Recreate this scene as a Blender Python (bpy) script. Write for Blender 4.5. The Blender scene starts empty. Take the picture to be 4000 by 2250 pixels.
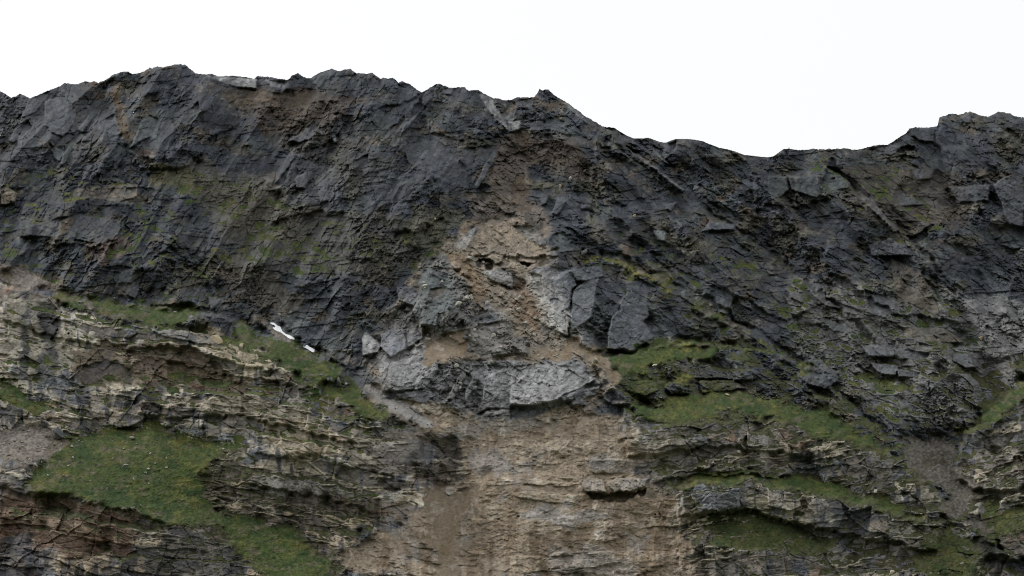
import bpy, math, random
import numpy as np
from math import radians, tan, sin, cos

# ------------------------------------------------------------------ camera, world, sun
scene = bpy.context.scene
HFOV, PITCH = radians(40.0), radians(23.0)
EYE = np.array([0.0, 0.0, 1.7])
cam_data = bpy.data.cameras.new('camera')
cam_data.sensor_width = 36.0
cam_data.angle = HFOV
cam_data.clip_start = 0.5
cam_data.clip_end = 20000.0
cam = bpy.data.objects.new('camera', cam_data)
scene.collection.objects.link(cam)
cam.location = EYE
cam.rotation_euler = (radians(90.0) + PITCH, 0.0, 0.0)
scene.camera = cam

SUN_EL, SUN_AZ = radians(46.0), radians(-72.0)      # azimuth from +Y towards +X
world = bpy.data.worlds.new('World')
scene.world = world
world.use_nodes = True
wn, wl = world.node_tree.nodes, world.node_tree.links
wn.clear()
sky = wn.new('ShaderNodeTexSky')
sky.sky_type = 'NISHITA'
sky.sun_disc = False
sky.sun_elevation = SUN_EL
sky.sun_rotation = SUN_AZ
sky.dust_density = 6.0
sky.air_density = 1.0
hsv = wn.new('ShaderNodeHueSaturation')              # overcast: the blue is lost in the cloud
hsv.inputs['Saturation'].default_value = 0.10
bg = wn.new('ShaderNodeBackground')
bg.inputs['Strength'].default_value = 0.10
wo = wn.new('ShaderNodeOutputWorld')
wl.new(sky.outputs[0], hsv.inputs['Color'])
cloud = wn.new('ShaderNodeMix')                       # a closed, even layer of bright cloud
cloud.data_type = 'RGBA'
cloud.inputs['Factor'].default_value = 0.85
wtc = wn.new('ShaderNodeTexCoord')
wno = wn.new('ShaderNodeTexNoise')
wno.inputs['Scale'].default_value = 1.6
wno.inputs['Detail'].default_value = 4
wl.new(wtc.outputs['Generated'], wno.inputs['Vector'])
wrm = wn.new('ShaderNodeMix')
wrm.data_type = 'RGBA'
wrm.inputs[6].default_value = (8.4, 8.5, 8.65, 1)
wrm.inputs[7].default_value = (9.1, 9.2, 9.25, 1)
wl.new(wno.outputs['Fac'], wrm.inputs['Factor'])
wl.new(hsv.outputs[0], cloud.inputs[6])
wl.new(wrm.outputs[2], cloud.inputs[7])
wl.new(cloud.outputs[2], bg.inputs['Color'])
wl.new(bg.outputs[0], wo.inputs['Surface'])

sun_data = bpy.data.lights.new('sun', 'SUN')
sun_data.energy = 1.5
sun_data.angle = radians(11.0)
sun_data.color = (1.0, 0.97, 0.92)
sun = bpy.data.objects.new('sun', sun_data)
scene.collection.objects.link(sun)
sun.rotation_euler = (radians(90.0) - SUN_EL, 0.0, math.pi - SUN_AZ)

scene.view_settings.view_transform = 'Standard'
scene.view_settings.look = 'None'
scene.view_settings.gamma = 1.0
scene.view_settings.exposure = 0.29
scene.cycles.filter_width = 1.0
scene.cycles.max_bounces = 4
scene.cycles.diffuse_bounces = 3

# ------------------------------------------------------------------ small numeric kit
rng = np.random.default_rng(7)
random.seed(11)
F = np.float32


def hsh(ix, iy, seed):
    """integer lattice -> uniform 0..1"""
    h = (ix.astype(np.int64) * 374761393 + iy.astype(np.int64) * 668265263 + int(seed) * 974634777) & 0xFFFFFFFF
    h = ((h ^ (h >> 13)) * 1274126177) & 0xFFFFFFFF
    h = ((h ^ (h >> 16)) * 2246822519) & 0xFFFFFFFF
    h ^= h >> 15
    return (h & 0xFFFFFF).astype(F) / F(0xFFFFFF)


def vnoise(x, y, seed):
    ix, iy = np.floor(x), np.floor(y)
    fx, fy = (x - ix).astype(F), (y - iy).astype(F)
    fx = fx * fx * fx * (fx * (fx * 6 - 15) + 10)
    fy = fy * fy * fy * (fy * (fy * 6 - 15) + 10)
    a, b = hsh(ix, iy, seed), hsh(ix + 1, iy, seed)
    c, d = hsh(ix, iy + 1, seed), hsh(ix + 1, iy + 1, seed)
    return (a + (b - a) * fx) * (1 - fy) + (c + (d - c) * fx) * fy - F(0.5)


def fbm(x, y, seed, octv=4, gain=0.5):
    s, a, n = 0, 1.0, 0.0
    for k in range(octv):
        # each octave turned a little so that no lattice shows
        c_, s_ = cos(0.6 * k + 0.3), sin(0.6 * k + 0.3)
        s = s + a * vnoise((x * c_ - y * s_) * 2 ** k + 17 * k, (x * s_ + y * c_) * 2 ** k - 9 * k, seed + k)
        n += a
        a *= gain
    return s / n * 2.0


def worley(x, y, seed):
    ix, iy = np.floor(x).astype(np.int32), np.floor(y).astype(np.int32)
    f1 = np.full(x.shape, 9, F)
    f2 = np.full(x.shape, 9, F)
    cx, cy = np.zeros_like(ix), np.zeros_like(iy)
    dx, dy = np.zeros(x.shape, F), np.zeros(x.shape, F)
    for oy in (-1, 0, 1):
        for ox in (-1, 0, 1):
            jx, jy = ix + ox, iy + oy
            px = (x - jx).astype(F) - hsh(jx, jy, seed)
            py = (y - jy).astype(F) - hsh(jx, jy, seed + 1)
            d = np.sqrt(px * px + py * py)
            near = d < f1
            f2 = np.where(near, f1, np.minimum(f2, d))
            f1 = np.where(near, d, f1)
            cx = np.where(near, jx, cx)
            cy = np.where(near, jy, cy)
            dx = np.where(near, px, dx)
            dy = np.where(near, py, dy)
    return f1, f2 - f1, cx, cy, dx, dy


def sstep(a, b, x):
    t = np.clip((x - a) / (b - a), 0, 1)
    return (t * t * (3 - 2 * t)).astype(F)


# ------------------------------------------------------------------ the mountain's map
# The face is surveyed on a chart 2576 wide and 1449 high (u to the right, v down); one unit is about 0.26 m.
STEP = 1.5
U0, U1, V0, V1 = -230.0, 2806.0, 96.0, 1640.0
us = np.arange(U0, U1, STEP).astype(F)
vs = np.arange(V0, V1, STEP).astype(F)
U, V = np.meshgrid(us, vs)
NR, NC = U.shape
_fu = np.fft.rfftfreq(NC + 256).astype(F)[None, :]
_fv = np.fft.fftfreq(NR + 256).astype(F)[:, None]


def blur(a, sigma):
    s = sigma / STEP
    p = np.pad(a, ((128, 128), (128, 128)), mode='edge')
    k = np.exp(-2 * (math.pi * s) ** 2 * (_fu ** 2 + _fv ** 2))
    return np.fft.irfft2(np.fft.rfft2(p) * k, s=p.shape)[128:-128, 128:-128].astype(F)


W1 = fbm(U / 60, V / 60, 101, 4, 0.6)
W2 = fbm(U / 60, V / 60, 151, 4, 0.6)
WS = fbm(U / 14, V / 14, 171, 3, 0.6)
WT = fbm(U / 14, V / 14, 181, 3, 0.6)


def inside(pts, warp=0.0, fine=0.0):
    """even-odd fill of an outline, its edge frayed by noise"""
    xs = [p[0] for p in pts]
    ys = [p[1] for p in pts]
    m = warp + fine + 4
    i0 = max(0, int((min(xs) - m - U0) / STEP))
    i1 = min(NC, int((max(xs) + m - U0) / STEP) + 2)
    j0 = max(0, int((min(ys) - m - V0) / STEP))
    j1 = min(NR, int((max(ys) + m - V0) / STEP) + 2)
    out = np.zeros((NR, NC), F)
    if i1 <= i0 or j1 <= j0:
        return out
    sl = (slice(j0, j1), slice(i0, i1))
    x = U[sl] + warp * W1[sl] + fine * WS[sl]
    y = V[sl] + warp * W2[sl] + fine * WT[sl]
    r = np.zeros(x.shape, bool)
    n = len(pts)
    for k in range(n):
        (ax, ay), (bx, by) = pts[k], pts[(k + 1) % n]
        if ay == by:
            continue
        c = ((ay > y) != (by > y)) & (x < (bx - ax) * (y - ay) / (by - ay) + ax)
        r ^= c
    out[sl] = r
    return out


def ribbon(pts, w, w2=None):
    """outline of a band w wide along a line"""
    w2 = w if w2 is None else w2
    up, dn = [], []
    for k, p in enumerate(pts):
        a = pts[max(0, k - 1)]
        b = pts[min(len(pts) - 1, k + 1)]
        L = math.hypot(b[0] - a[0], b[1] - a[1]) or 1
        nx, ny = -(b[1] - a[1]) / L, (b[0] - a[0]) / L
        ww = (w + (w2 - w) * k / max(1, len(pts) - 1)) / 2
        up.append((p[0] + nx * ww, p[1] + ny * ww))
        dn.append((p[0] - nx * ww, p[1] - ny * ww))
    return up + dn[::-1]


ORG = {1: (0, 200), 2: (1000, 200), 3: (2000, 300), 4: (3000, 400), 5: (0, 800), 6: (1000, 800), 7: (2000, 800),
       8: (3000, 1000), 9: (0, 1400), 10: (1000, 1400), 11: (2000, 1400), 12: (3000, 1600)}


def Z(k, pts):
    """points read off survey sheet k -> chart"""
    ox, oy = ORG[k]
    s = .644 / 2.229 if k == 12 else .644 / 2.415
    return [(ox * .644 + x * s, oy * .644 + y * s) for x, y in pts]


SKY = [(-230, 262), (-120, 240), (-40, 222), (0, 227.5), (27, 244), (40, 242), (49, 234), (60, 239), (75, 246), (99, 237), (125, 226), (152, 215.5), (163, 207.5),
       (171, 207.5), (177, 212), (197, 209), (213, 204), (227, 206), (235, 203.5), (248, 209), (252, 205), (267, 200), (280, 190), (301, 182),
       (311, 178), (323, 179.5), (333, 185), (349, 183.5), (364, 178), (376, 169), (384, 170), (397, 166), (408, 168), (427, 165), (440, 161),
       (455, 160), (467, 163), (477, 171.5), (492, 183.5), (512, 185), (533, 186), (549, 191), (571, 190), (597, 191), (613, 193), (640, 197), (649, 190.7),
       (665, 192), (684, 193), (703, 197), (719, 199.5), (725, 198.7), (733, 189.6), (749, 182), (759, 189), (772, 197), (783, 195.5), (791, 189.6),
       (807, 180), (823, 175.5), (834, 171.5), (841, 174.7), (855, 178), (868, 174.7), (880, 172.8), (888, 178), (897, 184), (912, 182), (921, 185),
       (936, 181.6), (945, 189), (956, 198), (964, 194.7), (977, 197), (988, 194), (996, 200), (1003, 206), (1011, 203), (1025, 209), (1039, 215.5),
       (1049, 226), (1061, 232), (1073, 226), (1084, 218), (1097, 211), (1104, 207.5), (1113, 213), (1124, 217), (1137, 221), (1151, 218), (1171, 217.6),
       (1173, 222), (1180, 227.5), (1193, 226), (1203, 225), (1215, 233), (1228, 239.5), (1239, 245.6), (1255, 247.5), (1271, 252), (1288, 248.5),
       (1301, 242), (1315, 244), (1344, 244), (1352, 233), (1358, 221), (1361, 226), (1371, 224), (1380, 224), (1387, 232), (1403, 244), (1421, 254),
       (1437, 265), (1453, 277), (1469, 289), (1485, 298.5), (1499, 306.5), (1515, 318), (1536, 318.5), (1547, 321.7), (1560, 330.5), (1576, 340),
       (1592, 347), (1608, 348), (1632, 346), (1645, 351), (1659, 356), (1675, 358), (1688, 352.7), (1700, 348.7), (1725, 348.4), (1747, 350.5),
       (1768, 354.5), (1787, 362.5), (1808, 370.5), (1835, 376), (1856, 382.5), (1872, 389), (1891, 391), (1907, 393), (1932, 395), (1945, 393),
       (1959, 383), (1972, 373), (1985, 372), (1999, 375), (2020, 377), (2044, 374), (2073, 374), (2103, 373.6), (2124, 372), (2145, 375),
       (2167, 373), (2188, 368), (2212, 363), (2233, 363), (2252, 351), (2265, 341.6), (2279, 333.6), (2289, 321.6), (2305, 319.5), (2332, 319.5),
       (2357, 318), (2360, 311), (2363, 295), (2380, 289), (2396, 285), (2409, 287.5), (2425, 284), (2439, 279.5), (2452, 283), (2465, 289.6),
       (2484, 293), (2497, 288), (2511, 280), (2527, 282), (2543, 285.6), (2553, 291), (2576, 295), (2640, 290), (2720, 310), (2806, 300)]
sky_v = np.interp(us, [p[0] for p in SKY], [p[1] for p in SKY]).astype(F)
_z = np.zeros_like(us)
_rough = 1.0 - 0.75 * (sstep(1515, 1560, us) - sstep(1950, 1975, us))
sky_v = sky_v + (2.4 * fbm(us / 8, _z + 3.3, 31, 4, 0.75) + 1.3 * np.abs(fbm(us / 18, _z + 8.1, 41, 2)) * 1.4) * _rough

# ------------------------------------------------------------------ what the ground is made of, zone by zone


FRAY = 1.5 * fbm(U / 30, V / 17, 191, 5, .68) + .6 * fbm(U / 95, V / 60, 198, 2)


def zone(polys, warp=14, fine=9, soft=2.0, fray=.5, reach=7):
    m = np.zeros((NR, NC), F)
    for p in polys:
        m = np.maximum(m, inside(p, warp, fine))
    m = blur(m, reach)
    e = blur(m, reach)
    m = m + fray * FRAY * np.clip(4.5 * e * (1 - e), 0, 1)
    return np.clip(blur(sstep(.38, .62, m), soft), 0, 1)


GRASS = [
    [(60, 1230), (120, 1152), (190, 1100), (270, 1072), (340, 1066), (398, 1058), (435, 1075), (470, 1100), (520, 1122), (622, 1105), (600, 1130),
     (540, 1150), (515, 1180), (495, 1210), (535, 1265), (560, 1300), (520, 1318), (470, 1325), (400, 1308), (330, 1292), (270, 1268), (200, 1244), (120, 1232)],
    [(545, 1295), (640, 1310), (720, 1335), (800, 1385), (840, 1460), (690, 1460), (620, 1405), (570, 1350)],
    [(100, 722), (170, 735), (250, 760), (330, 770), (400, 775), (490, 764), (512, 785), (470, 805), (380, 815), (300, 795), (230, 772), (150, 748)],
    [(590, 808), (640, 832), (690, 853), (740, 868), (800, 898), (865, 945), (880, 965), (840, 966), (790, 952), (735, 928), (680, 890), (630, 858), (585, 832)],
    [(740, 968), (900, 990), (955, 1015), (985, 1040), (930, 1040), (850, 1012), (770, 990)],
    [(1505, 880), (1560, 888), (1650, 878), (1740, 860), (1800, 880), (1855, 905), (1800, 915), (1700, 905), (1640, 925), (1590, 935), (1540, 908)],
    [(1685, 935), (1740, 945), (1755, 962), (1700, 966)],
    [(1555, 1008), (1640, 1015), (1740, 1000), (1820, 985), (1900, 992), (1980, 1018), (2050, 1018), (2100, 1046), (2160, 1086), (2240, 1128),
     (2275, 1165), (2210, 1142), (2130, 1112), (2050, 1092), (1980, 1062), (1900, 1046), (1820, 1036), (1740, 1062), (1680, 1066), (1620, 1050)],
    [(1675, 1218), (1760, 1190), (1850, 1195), (1950, 1200), (2060, 1215), (2150, 1243), (2250, 1268), (2340, 1310), (2250, 1292), (2150, 1265),
     (2080, 1250), (1990, 1226), (1900, 1213), (1780, 1210), (1700, 1230)],
    [(1775, 1312), (1830, 1283), (1950, 1305), (2040, 1345), (2130, 1385), (2150, 1400), (2020, 1400), (1950, 1380), (1850, 1390), (1790, 1372)],
    [(2590, 945), (2530, 998), (2480, 1030), (2440, 1070), (2400, 1100), (2455, 1082), (2525, 1032), (2590, 985)],
    ribbon([(2270, 1150), (2330, 1215), (2400, 1285), (2460, 1330), (2530, 1400)], 26, 14),
    ribbon([(1500, 645), (1560, 668), (1640, 700), (1720, 742), (1800, 792), (1880, 842), (1960, 885)], 14, 10),
    ribbon([(1960, 885), (2030, 935), (2110, 1000), (2170, 1070)], 10, 8),
    [(2440, 1290), (2510, 1275), (2600, 1280), (2600, 1330), (2500, 1330)],
    [(2330, 1330), (2420, 1345), (2470, 1400), (2480, 1460), (2380, 1460), (2300, 1400)],
    [(1560, 935), (1640, 930), (1680, 960), (1650, 1000), (1600, 1010), (1560, 980)],
    [(380, 1080), (420, 1065), (440, 1090), (410, 1100)],
    [(0, 940), (40, 970), (70, 1010), (100, 1040), (70, 1040), (0, 1000)],
]
MOSSY = [
    ([(560, 560), (900, 600), (1130, 560), (1130, 620), (1050, 690), (900, 700), (700, 690), (560, 640)], .5),
    ([(480, 420), (800, 520), (1010, 600), (620, 640), (480, 520)], .5),
    ([(280, 380), (480, 420), (560, 560), (360, 540), (60, 470), (120, 400)], .3),
    ([(0, 400), (300, 470), (600, 640), (560, 800), (0, 700)], .35),
    ([(1390, 600), (1560, 660), (1800, 800), (2100, 960), (2280, 1140), (2000, 1020), (1700, 860), (1480, 660)], .6),
    ([(1480, 900), (1850, 880), (2280, 1130), (2400, 1260), (2560, 1460), (1700, 1460), (1640, 1200), (1560, 1000)], .9),
    ([(1960, 700), (2400, 720), (2576, 960), (2380, 1180), (2200, 1060), (1960, 880)], .5),
    ([(2000, 380), (2300, 420), (2400, 600), (2250, 640), (2050, 480)], .35),
    ([(2300, 900), (2600, 900), (2600, 1460), (2300, 1300)], .8),
    ([(0, 760), (480, 800), (880, 960), (1040, 1080), (860, 1200), (500, 1130), (0, 1060)], .5),
    ([(480, 1130), (860, 1200), (980, 1280), (860, 1460), (420, 1460), (0, 1300)], .9),
    ([(1540, 560), (1900, 640), (2000, 800), (1800, 760), (1560, 640)], .3),
]
WEAK = (3 + 6, 11, 14, 15, 16)
g_zone = np.maximum(zone([g for k, g in enumerate(GRASS) if k not in WEAK], 18, 11, 1.4, .85, 8), .55 * zone([GRASS[k] for k in WEAK], 18, 11, 1.4, .85, 10))
mossy = np.zeros((NR, NC), F)
for p, a in MOSSY:
    mossy = np.maximum(mossy, a * inside(p, 26, 10))
mossy = blur(mossy, 12)

DEBRIS = [  # the slide track: fresh brown rubble and dust
    [(1120, 620), (1180, 570), (1250, 543), (1320, 568), (1375, 605), (1392, 650), (1376, 700), (1410, 780), (1450, 850), (1490, 890), (1545, 915), (1560, 985),
     (1490, 1000), (1420, 1020), (1330, 1045), (1440, 1030), (1560, 1030), (1615, 1085), (1630, 1140), (1600, 1170), (1640, 1230), (1690, 1250), (1725, 1285), (1690, 1322), (1715, 1345), (1775, 1372), (1740, 1405), (1830, 1470),
     (860, 1460), (890, 1385), (930, 1330), (1010, 1290), (1045, 1240), (1150, 1240), (1165, 1150), (1110, 1105), (1050, 1085), (1010, 1030), (950, 975),
     (920, 935), (960, 880), (1020, 850), (1050, 830), (1110, 900), (1180, 890), (1170, 800), (1160, 720), (1120, 660)],
    [(1000, 800), (1010, 740), (1060, 690), (1090, 640), (1120, 620), (1090, 700), (1060, 780), (1010, 850), (960, 890), (925, 920), (950, 860)],
]
FAN = [  # smooth dust and fine scree
    [(1045, 1240), (1090, 1235), (1155, 1240), (1225, 1185), (1260, 1175), (1190, 1250), (1165, 1290), (1150, 1350), (1155, 1460), (1095, 1460), (1090, 1350), (1065, 1290)],
    [(905, 965), (950, 975), (1010, 1010), (1060, 1040), (1100, 1080), (1062, 1075), (1020, 1055), (960, 1015)],
    [(1030, 1030), (1075, 1050), (1105, 1078), (1070, 1085), (1040, 1060)],
    [(1120, 850), (1180, 830), (1190, 870), (1150, 900), (1060, 920), (1070, 880)],
    [(1440, 850), (1490, 885), (1540, 915), (1565, 965), (1530, 955), (1490, 905), (1450, 880), (1420, 900), (1300, 905), (1250, 890), (1400, 880)],
]
DUST = [  # thin dust streaked over the layered rock
    [(1480, 1190), (1560, 1250), (1640, 1230), (1690, 1265), (1650, 1300), (1560, 1285), (1500, 1260)],
    ribbon([(1480, 1340), (1440, 1400), (1380, 1470)], 26, 50),
    ribbon([(1670, 1290), (1640, 1370), (1600, 1470)], 16, 50),
    ribbon([(1250, 1180), (1210, 1250), (1190, 1350), (1190, 1470)], 20, 60),
    ribbon([(1330, 1200), (1290, 1260), (1250, 1340)], 14, 40),
    [(1560, 1075), (1640, 1140), (1580, 1120)],
]
SCREE = [
    [(0, 1075), (60, 1068), (110, 1080), (150, 1100), (185, 1105), (120, 1150), (85, 1180), (60, 1190), (30, 1160), (0, 1200)],
    [(0, 680), (40, 672), (110, 700), (130, 722), (80, 730), (0, 705)],
    [(2265, 1120), (2330, 1095), (2420, 1110), (2400, 1150), (2420, 1190), (2470, 1225), (2380, 1215), (2330, 1215), (2290, 1170)],
    [(2340, 1222), (2420, 1228), (2480, 1240), (2440, 1270), (2460, 1320), (2500, 1335), (2470, 1345), (2420, 1300), (2370, 1260)],
    [(620, 770), (660, 790), (760, 880), (830, 920), (880, 960), (850, 945), (760, 885), (680, 840)],
]
debris = zone(DEBRIS, 46, 18, 2.5, .95, 19)
fan = zone(FAN, 14, 10, 2.5, .8, 6)
SOUND = [  # firm grey rock left standing in the slide track
    [(940, 890), (1050, 875), (1110, 905), (1200, 898), (1290, 912), (1420, 890), (1480, 905), (1525, 960), (1480, 990), (1420, 1015), (1330, 1048), (1220, 1055), (1140, 1020), (1060, 1008), (985, 995)],
    [(1050, 700), (1075, 650), (1115, 638), (1150, 690), (1190, 740), (1205, 800), (1180, 845), (1110, 855), (1040, 790)],
    [(1180, 775), (1240, 765), (1285, 800), (1295, 850), (1340, 858), (1330, 892), (1220, 896), (1175, 860)],
    [(1390, 680), (1470, 670), (1490, 760), (1475, 870), (1420, 830), (1385, 760)],
    [(1000, 780), (1040, 760), (1060, 850), (1000, 900), (925, 930), (920, 850), (960, 840)],
    [(1215, 680), (1290, 675), (1330, 720), (1300, 740), (1240, 710)],
]
debris = debris * (1 - .85 * zone(SOUND, 12, 9, 2, .5, 6))
scree = np.maximum(zone(SCREE[:2] + SCREE[4:], 14, 10, 2.5, .7, 6), zone(SCREE[2:4], 18, 12, 2.5, 1.5, 11))

STRATA = [  # layered pale rock of the lower cliffs
    [(-240, 710), (0, 712), (100, 738), (200, 785), (300, 808), (500, 828), (640, 868), (700, 915), (760, 965), (900, 1015), (990, 1080), (1060, 1105), (1160, 1100),
     (1165, 1230), (1090, 1250), (1000, 1290), (900, 1340), (860, 1460), (-240, 1460)],
    [(1560, 1030), (1760, 1040), (2000, 1060), (2260, 1150), (2420, 1300), (2560, 1460), (1740, 1640), (1700, 1280), (1600, 1180)],
    [(2400, 1180), (2500, 1090), (2600, 1000), (2810, 950), (2810, 1460), (2540, 1400), (2420, 1280)],
    [(1000, 1090), (1170, 1040), (1420, 1020), (1620, 1080), (1760, 1280), (1850, 1640), (860, 1640)],
]
strata = zone(STRATA, 18, 10, 4, .4, 10)
up_dark = np.clip(1 - strata - blur(debris, 8), 0, 1)

# slope of the ground by zone: metres of depth gained per metre climbed across the view
softm = np.clip(np.maximum(g_zone, np.maximum(scree, fan)), 0, 1)
S = 1.0 + 0 * U
S = S + 0.35 * fbm(U / 90, V / 60, 61, 3)
S = S * (1 - softm) + softm * 2.9
S = S - 0.45 * blur(inside([(-240, 725), (100, 745), (640, 870), (1000, 1090), (900, 1290), (480, 1110), (-240, 1060)], 10), 10)
PX = 0.262
# relief whose slope follows that, as even as possible from side to side (least squares, by Fourier)
_p = np.pad((S - 1.38) * PX, ((128, 128), (128, 128)), mode='edge')
_p = _p - _p.mean()
_h = np.exp(-2 * (math.pi * 3 / STEP) ** 2 * _fu ** 2)
_k2 = _fv ** 2 + 0.55 * _fu ** 2 + (1 / 620.0 * STEP) ** 2
R = np.fft.irfft2(np.fft.rfft2(_p) * _h * (-1j * _fv) / (2 * math.pi * _k2), s=_p.shape)[128:-128, 128:-128].astype(F) * STEP
R = np.clip(R, -28, 28)

# spurs, buttresses and gullies (metres towards the valley)
FORMS = [
    ([(-240, 690), (590, 800), (690, 850), (780, 895), (862, 945), (950, 1000), (1010, 1050), (1060, 1120), (1060, 1240), (900, 1340), (850, 1640), (-240, 1640)], 11, 2.5),
    ([(1490, 900), (1640, 880), (1760, 860), (1900, 880), (1960, 885), (2110, 985), (2200, 1065), (2285, 1165), (2345, 1225), (2425, 1305), (2510, 1375), (2600, 1410), (2600, 1640), (1740, 1640), (1700, 1280), (1600, 1180), (1560, 1010)], 13, 2.5),
    ([(2810, 900), (2576, 960), (2480, 1045), (2410, 1125), (2400, 1185), (2440, 1232), (2560, 1230), (2810, 1200)], 12, 3),
    ([(255, 205), (310, 178), (376, 169), (455, 160), (492, 184), (530, 205), (568, 240), (602, 292), (585, 322), (540, 345), (470, 420), (360, 420), (320, 380), (290, 300)], 9, 2),
    ([(725, 199), (749, 182), (760, 190), (785, 222), (720, 225)], 5, 2),
    ([(783, 195), (834, 171), (936, 181), (1061, 232), (1010, 260), (900, 300), (800, 260)], 6, 2),
    ([(1061, 232), (1104, 207), (1203, 225), (1240, 275), (1270, 325), (1180, 360), (1080, 330)], 6, 2),
    ([(1290, 250), (1344, 244), (1371, 222), (1515, 318), (1720, 470), (1640, 440), (1480, 340), (1300, 330)], 5, 2),
    ([(1060, 690), (1110, 640), (1160, 700), (1190, 800), (1170, 860), (1060, 830)], 6, 2),
    ([(1390, 700), (1500, 640), (1640, 700), (1900, 850), (1760, 870), (1640, 880), (1500, 885), (1440, 850)], 9, 3),
    ([(2360, 318), (2365, 294), (2440, 280), (2580, 294), (2810, 300), (2810, 620), (2500, 560), (2380, 420)], 7, 3),
    ([(1060, 1110), (1100, 1092), (1150, 1112), (1158, 1170), (1150, 1222), (1100, 1232), (1050, 1215), (1010, 1190), (1050, 1150)], -9, 7),
    ([(1180, 645), (1240, 632), (1300, 645), (1395, 650), (1375, 672), (1300, 668), (1230, 672)], -7, 2),
    ([(1195, 560), (1250, 546), (1330, 575), (1390, 640), (1300, 640), (1180, 640)], -4, 4),
    ([(2460, 1410), (2520, 1390), (2600, 1400), (2600, 1640), (2470, 1640)], -18, 4),
    ([(140, 1240), (330, 1290), (420, 1310), (420, 1330), (240, 1310), (60, 1250), (-240, 1240), (-240, 1215)], -6, 3),
    ([(1515, 320), (1720, 480), (1900, 620), (2050, 765), (1980, 800), (1800, 720), (1620, 620), (1480, 460)], 7, 2),
    ([(2080, 415), (2150, 470), (2240, 570), (2330, 700), (2390, 810), (2260, 790), (2100, 690), (1990, 560), (2000, 440)], 8, 2),
    ([(1330, 445), (1500, 560), (1650, 680), (1800, 785), (1700, 740), (1550, 665), (1400, 590), (1330, 520)], 5, 2),
    ([(690, 560), (705, 470), (740, 390), (800, 420), (850, 470), (860, 530), (760, 540)], 6, 2),
    ([(980, 545), (1000, 470), (1080, 440), (1130, 480), (1125, 540), (1050, 585), (990, 585)], 7, 2),
    ([(300, 690), (420, 640), (520, 700), (560, 760), (540, 782), (480, 766), (330, 770), (300, 740)], 6, 2),
    ([(720, 720), (840, 690), (960, 720), (1010, 760), (950, 860), (920, 930), (880, 940), (800, 880), (730, 850), (700, 780)], 6, 2),
    ([(60, 520), (200, 490), (330, 510), (310, 590), (250, 620), (120, 610), (50, 590)], 6, 2),
    ([(1900, 440), (2060, 440), (2080, 500), (2000, 520), (1900, 500)], 6, 2),
    ([(2080, 905), (2150, 960), (2180, 990), (2140, 1010), (2060, 980)], 6, 1.5),
    (ribbon([(0, 775), (180, 825), (330, 850), (480, 858), (690, 915)], 60, 40), 6, 2),
    (ribbon([(350, 1010), (520, 1018), (660, 1022), (900, 1085)], 60, 56), 7, 2),
    (ribbon([(600, 1205), (760, 1215), (940, 1275)], 40, 34), 6, 2),
    (ribbon([(640, 1120), (780, 1125), (1000, 1180)], 46, 40), 5, 2),
    (ribbon([(420, 930), (620, 955), (840, 1005)], 26, 26), -5, 2),
    (ribbon([(1570, 1120), (1700, 1095), (1860, 1090), (2020, 1125)], 60, 56), 6, 2),
    (ribbon([(1640, 1190), (1800, 1178), (2000, 1185)], 30, 30), 5, 1.5),
    (ribbon([(1715, 1258), (1880, 1245), (2080, 1290), (2360, 1350)], 80, 70), 9, 2),
    (ribbon([(1505, 335), (1720, 488), (1960, 650), (2200, 860)], 12, 12), -5, 2),
    (ribbon([(2090, 400), (2245, 545), (2410, 750)], 12, 12), -5, 2),
    (ribbon([(1510, 628), (1720, 722), (1965, 868), (2290, 1130)], 12, 12), -5, 2),
    (ribbon([(1330, 430), (1500, 545), (1660, 668), (1900, 830)], 10, 10), -4, 2),
    ([(360, 880), (470, 880), (600, 940), (520, 960), (360, 950)], -5, 5),
]
for k, (p, a, s) in enumerate(FORMS):
    h_ = a * blur(inside(p, 15, 8), s)
    if k == 0:          # the two big spurs run out gently towards the slide track
        h_ = h_ * (1 - sstep(1130, 1300, V) * sstep(650, 1000, U))
    if k == 1:
        h_ = h_ * (1 - sstep(1040, 1180, V) * (1 - sstep(1600, 1920, U)))
    R = R + h_
BLOBS = [(1290, 420, 90, 110, -10), (2250, 760, 220, 200, -22), (300, 300, 160, 130, 10), (930, 780, 90, 120, -10), (650, 420, 120, 160, -7),
         (1160, 1290, 90, 130, -14), (1850, 1130, 220, 110, 14), (2400, 1180, 80, 90, -14), (300, 1150, 160, 80, 9), (1330, 960, 160, 60, 7),
         (1600, 520, 140, 140, 6), (1950, 560, 150, 120, -8), (600, 1050, 200, 110, 6), (1000, 460, 120, 120, 5), (2500, 480, 100, 150, 10)]
for bu, bv, su, sv, a in BLOBS:
    R = R + F(a) * np.exp(-((U - bu) / su) ** 2 / 2 - ((V - bv) / sv) ** 2 / 2)
R = R + 5 * fbm(U / 230, V / 230, 71, 2)

# ------------------------------------------------------------------ joints, blocks and beds


def blocks(cu, cv, ang, seed, tilt=1.0, wamp=0.22, lip=0.0):
    """one set of joint blocks: cells cu by cv chart units, long axis turned by ang degrees"""
    a = radians(ang)
    x = (U * cos(a) - V * sin(a))
    y = (U * sin(a) + V * cos(a))
    s = min(cu, cv)
    x = x / cu + wamp * fbm(U / (1.6 * s), V / (1.6 * s), seed + 50, 3, 0.6)
    y = y / cv + wamp * fbm(U / (1.6 * s), V / (1.6 * s), seed + 60, 3, 0.6)
    f1, e, cx, cy, dx, dy = worley(x, y, seed)
    o = hsh(cx, cy, seed + 7) - F(.5)
    gx = hsh(cx, cy, seed + 8) - F(.5)
    gy = hsh(cx, cy, seed + 9) - F(.5) + lip
    val = hsh(cx, cy, seed + 10)
    return o + tilt * (gx * dx + gy * dy), e, val


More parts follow.
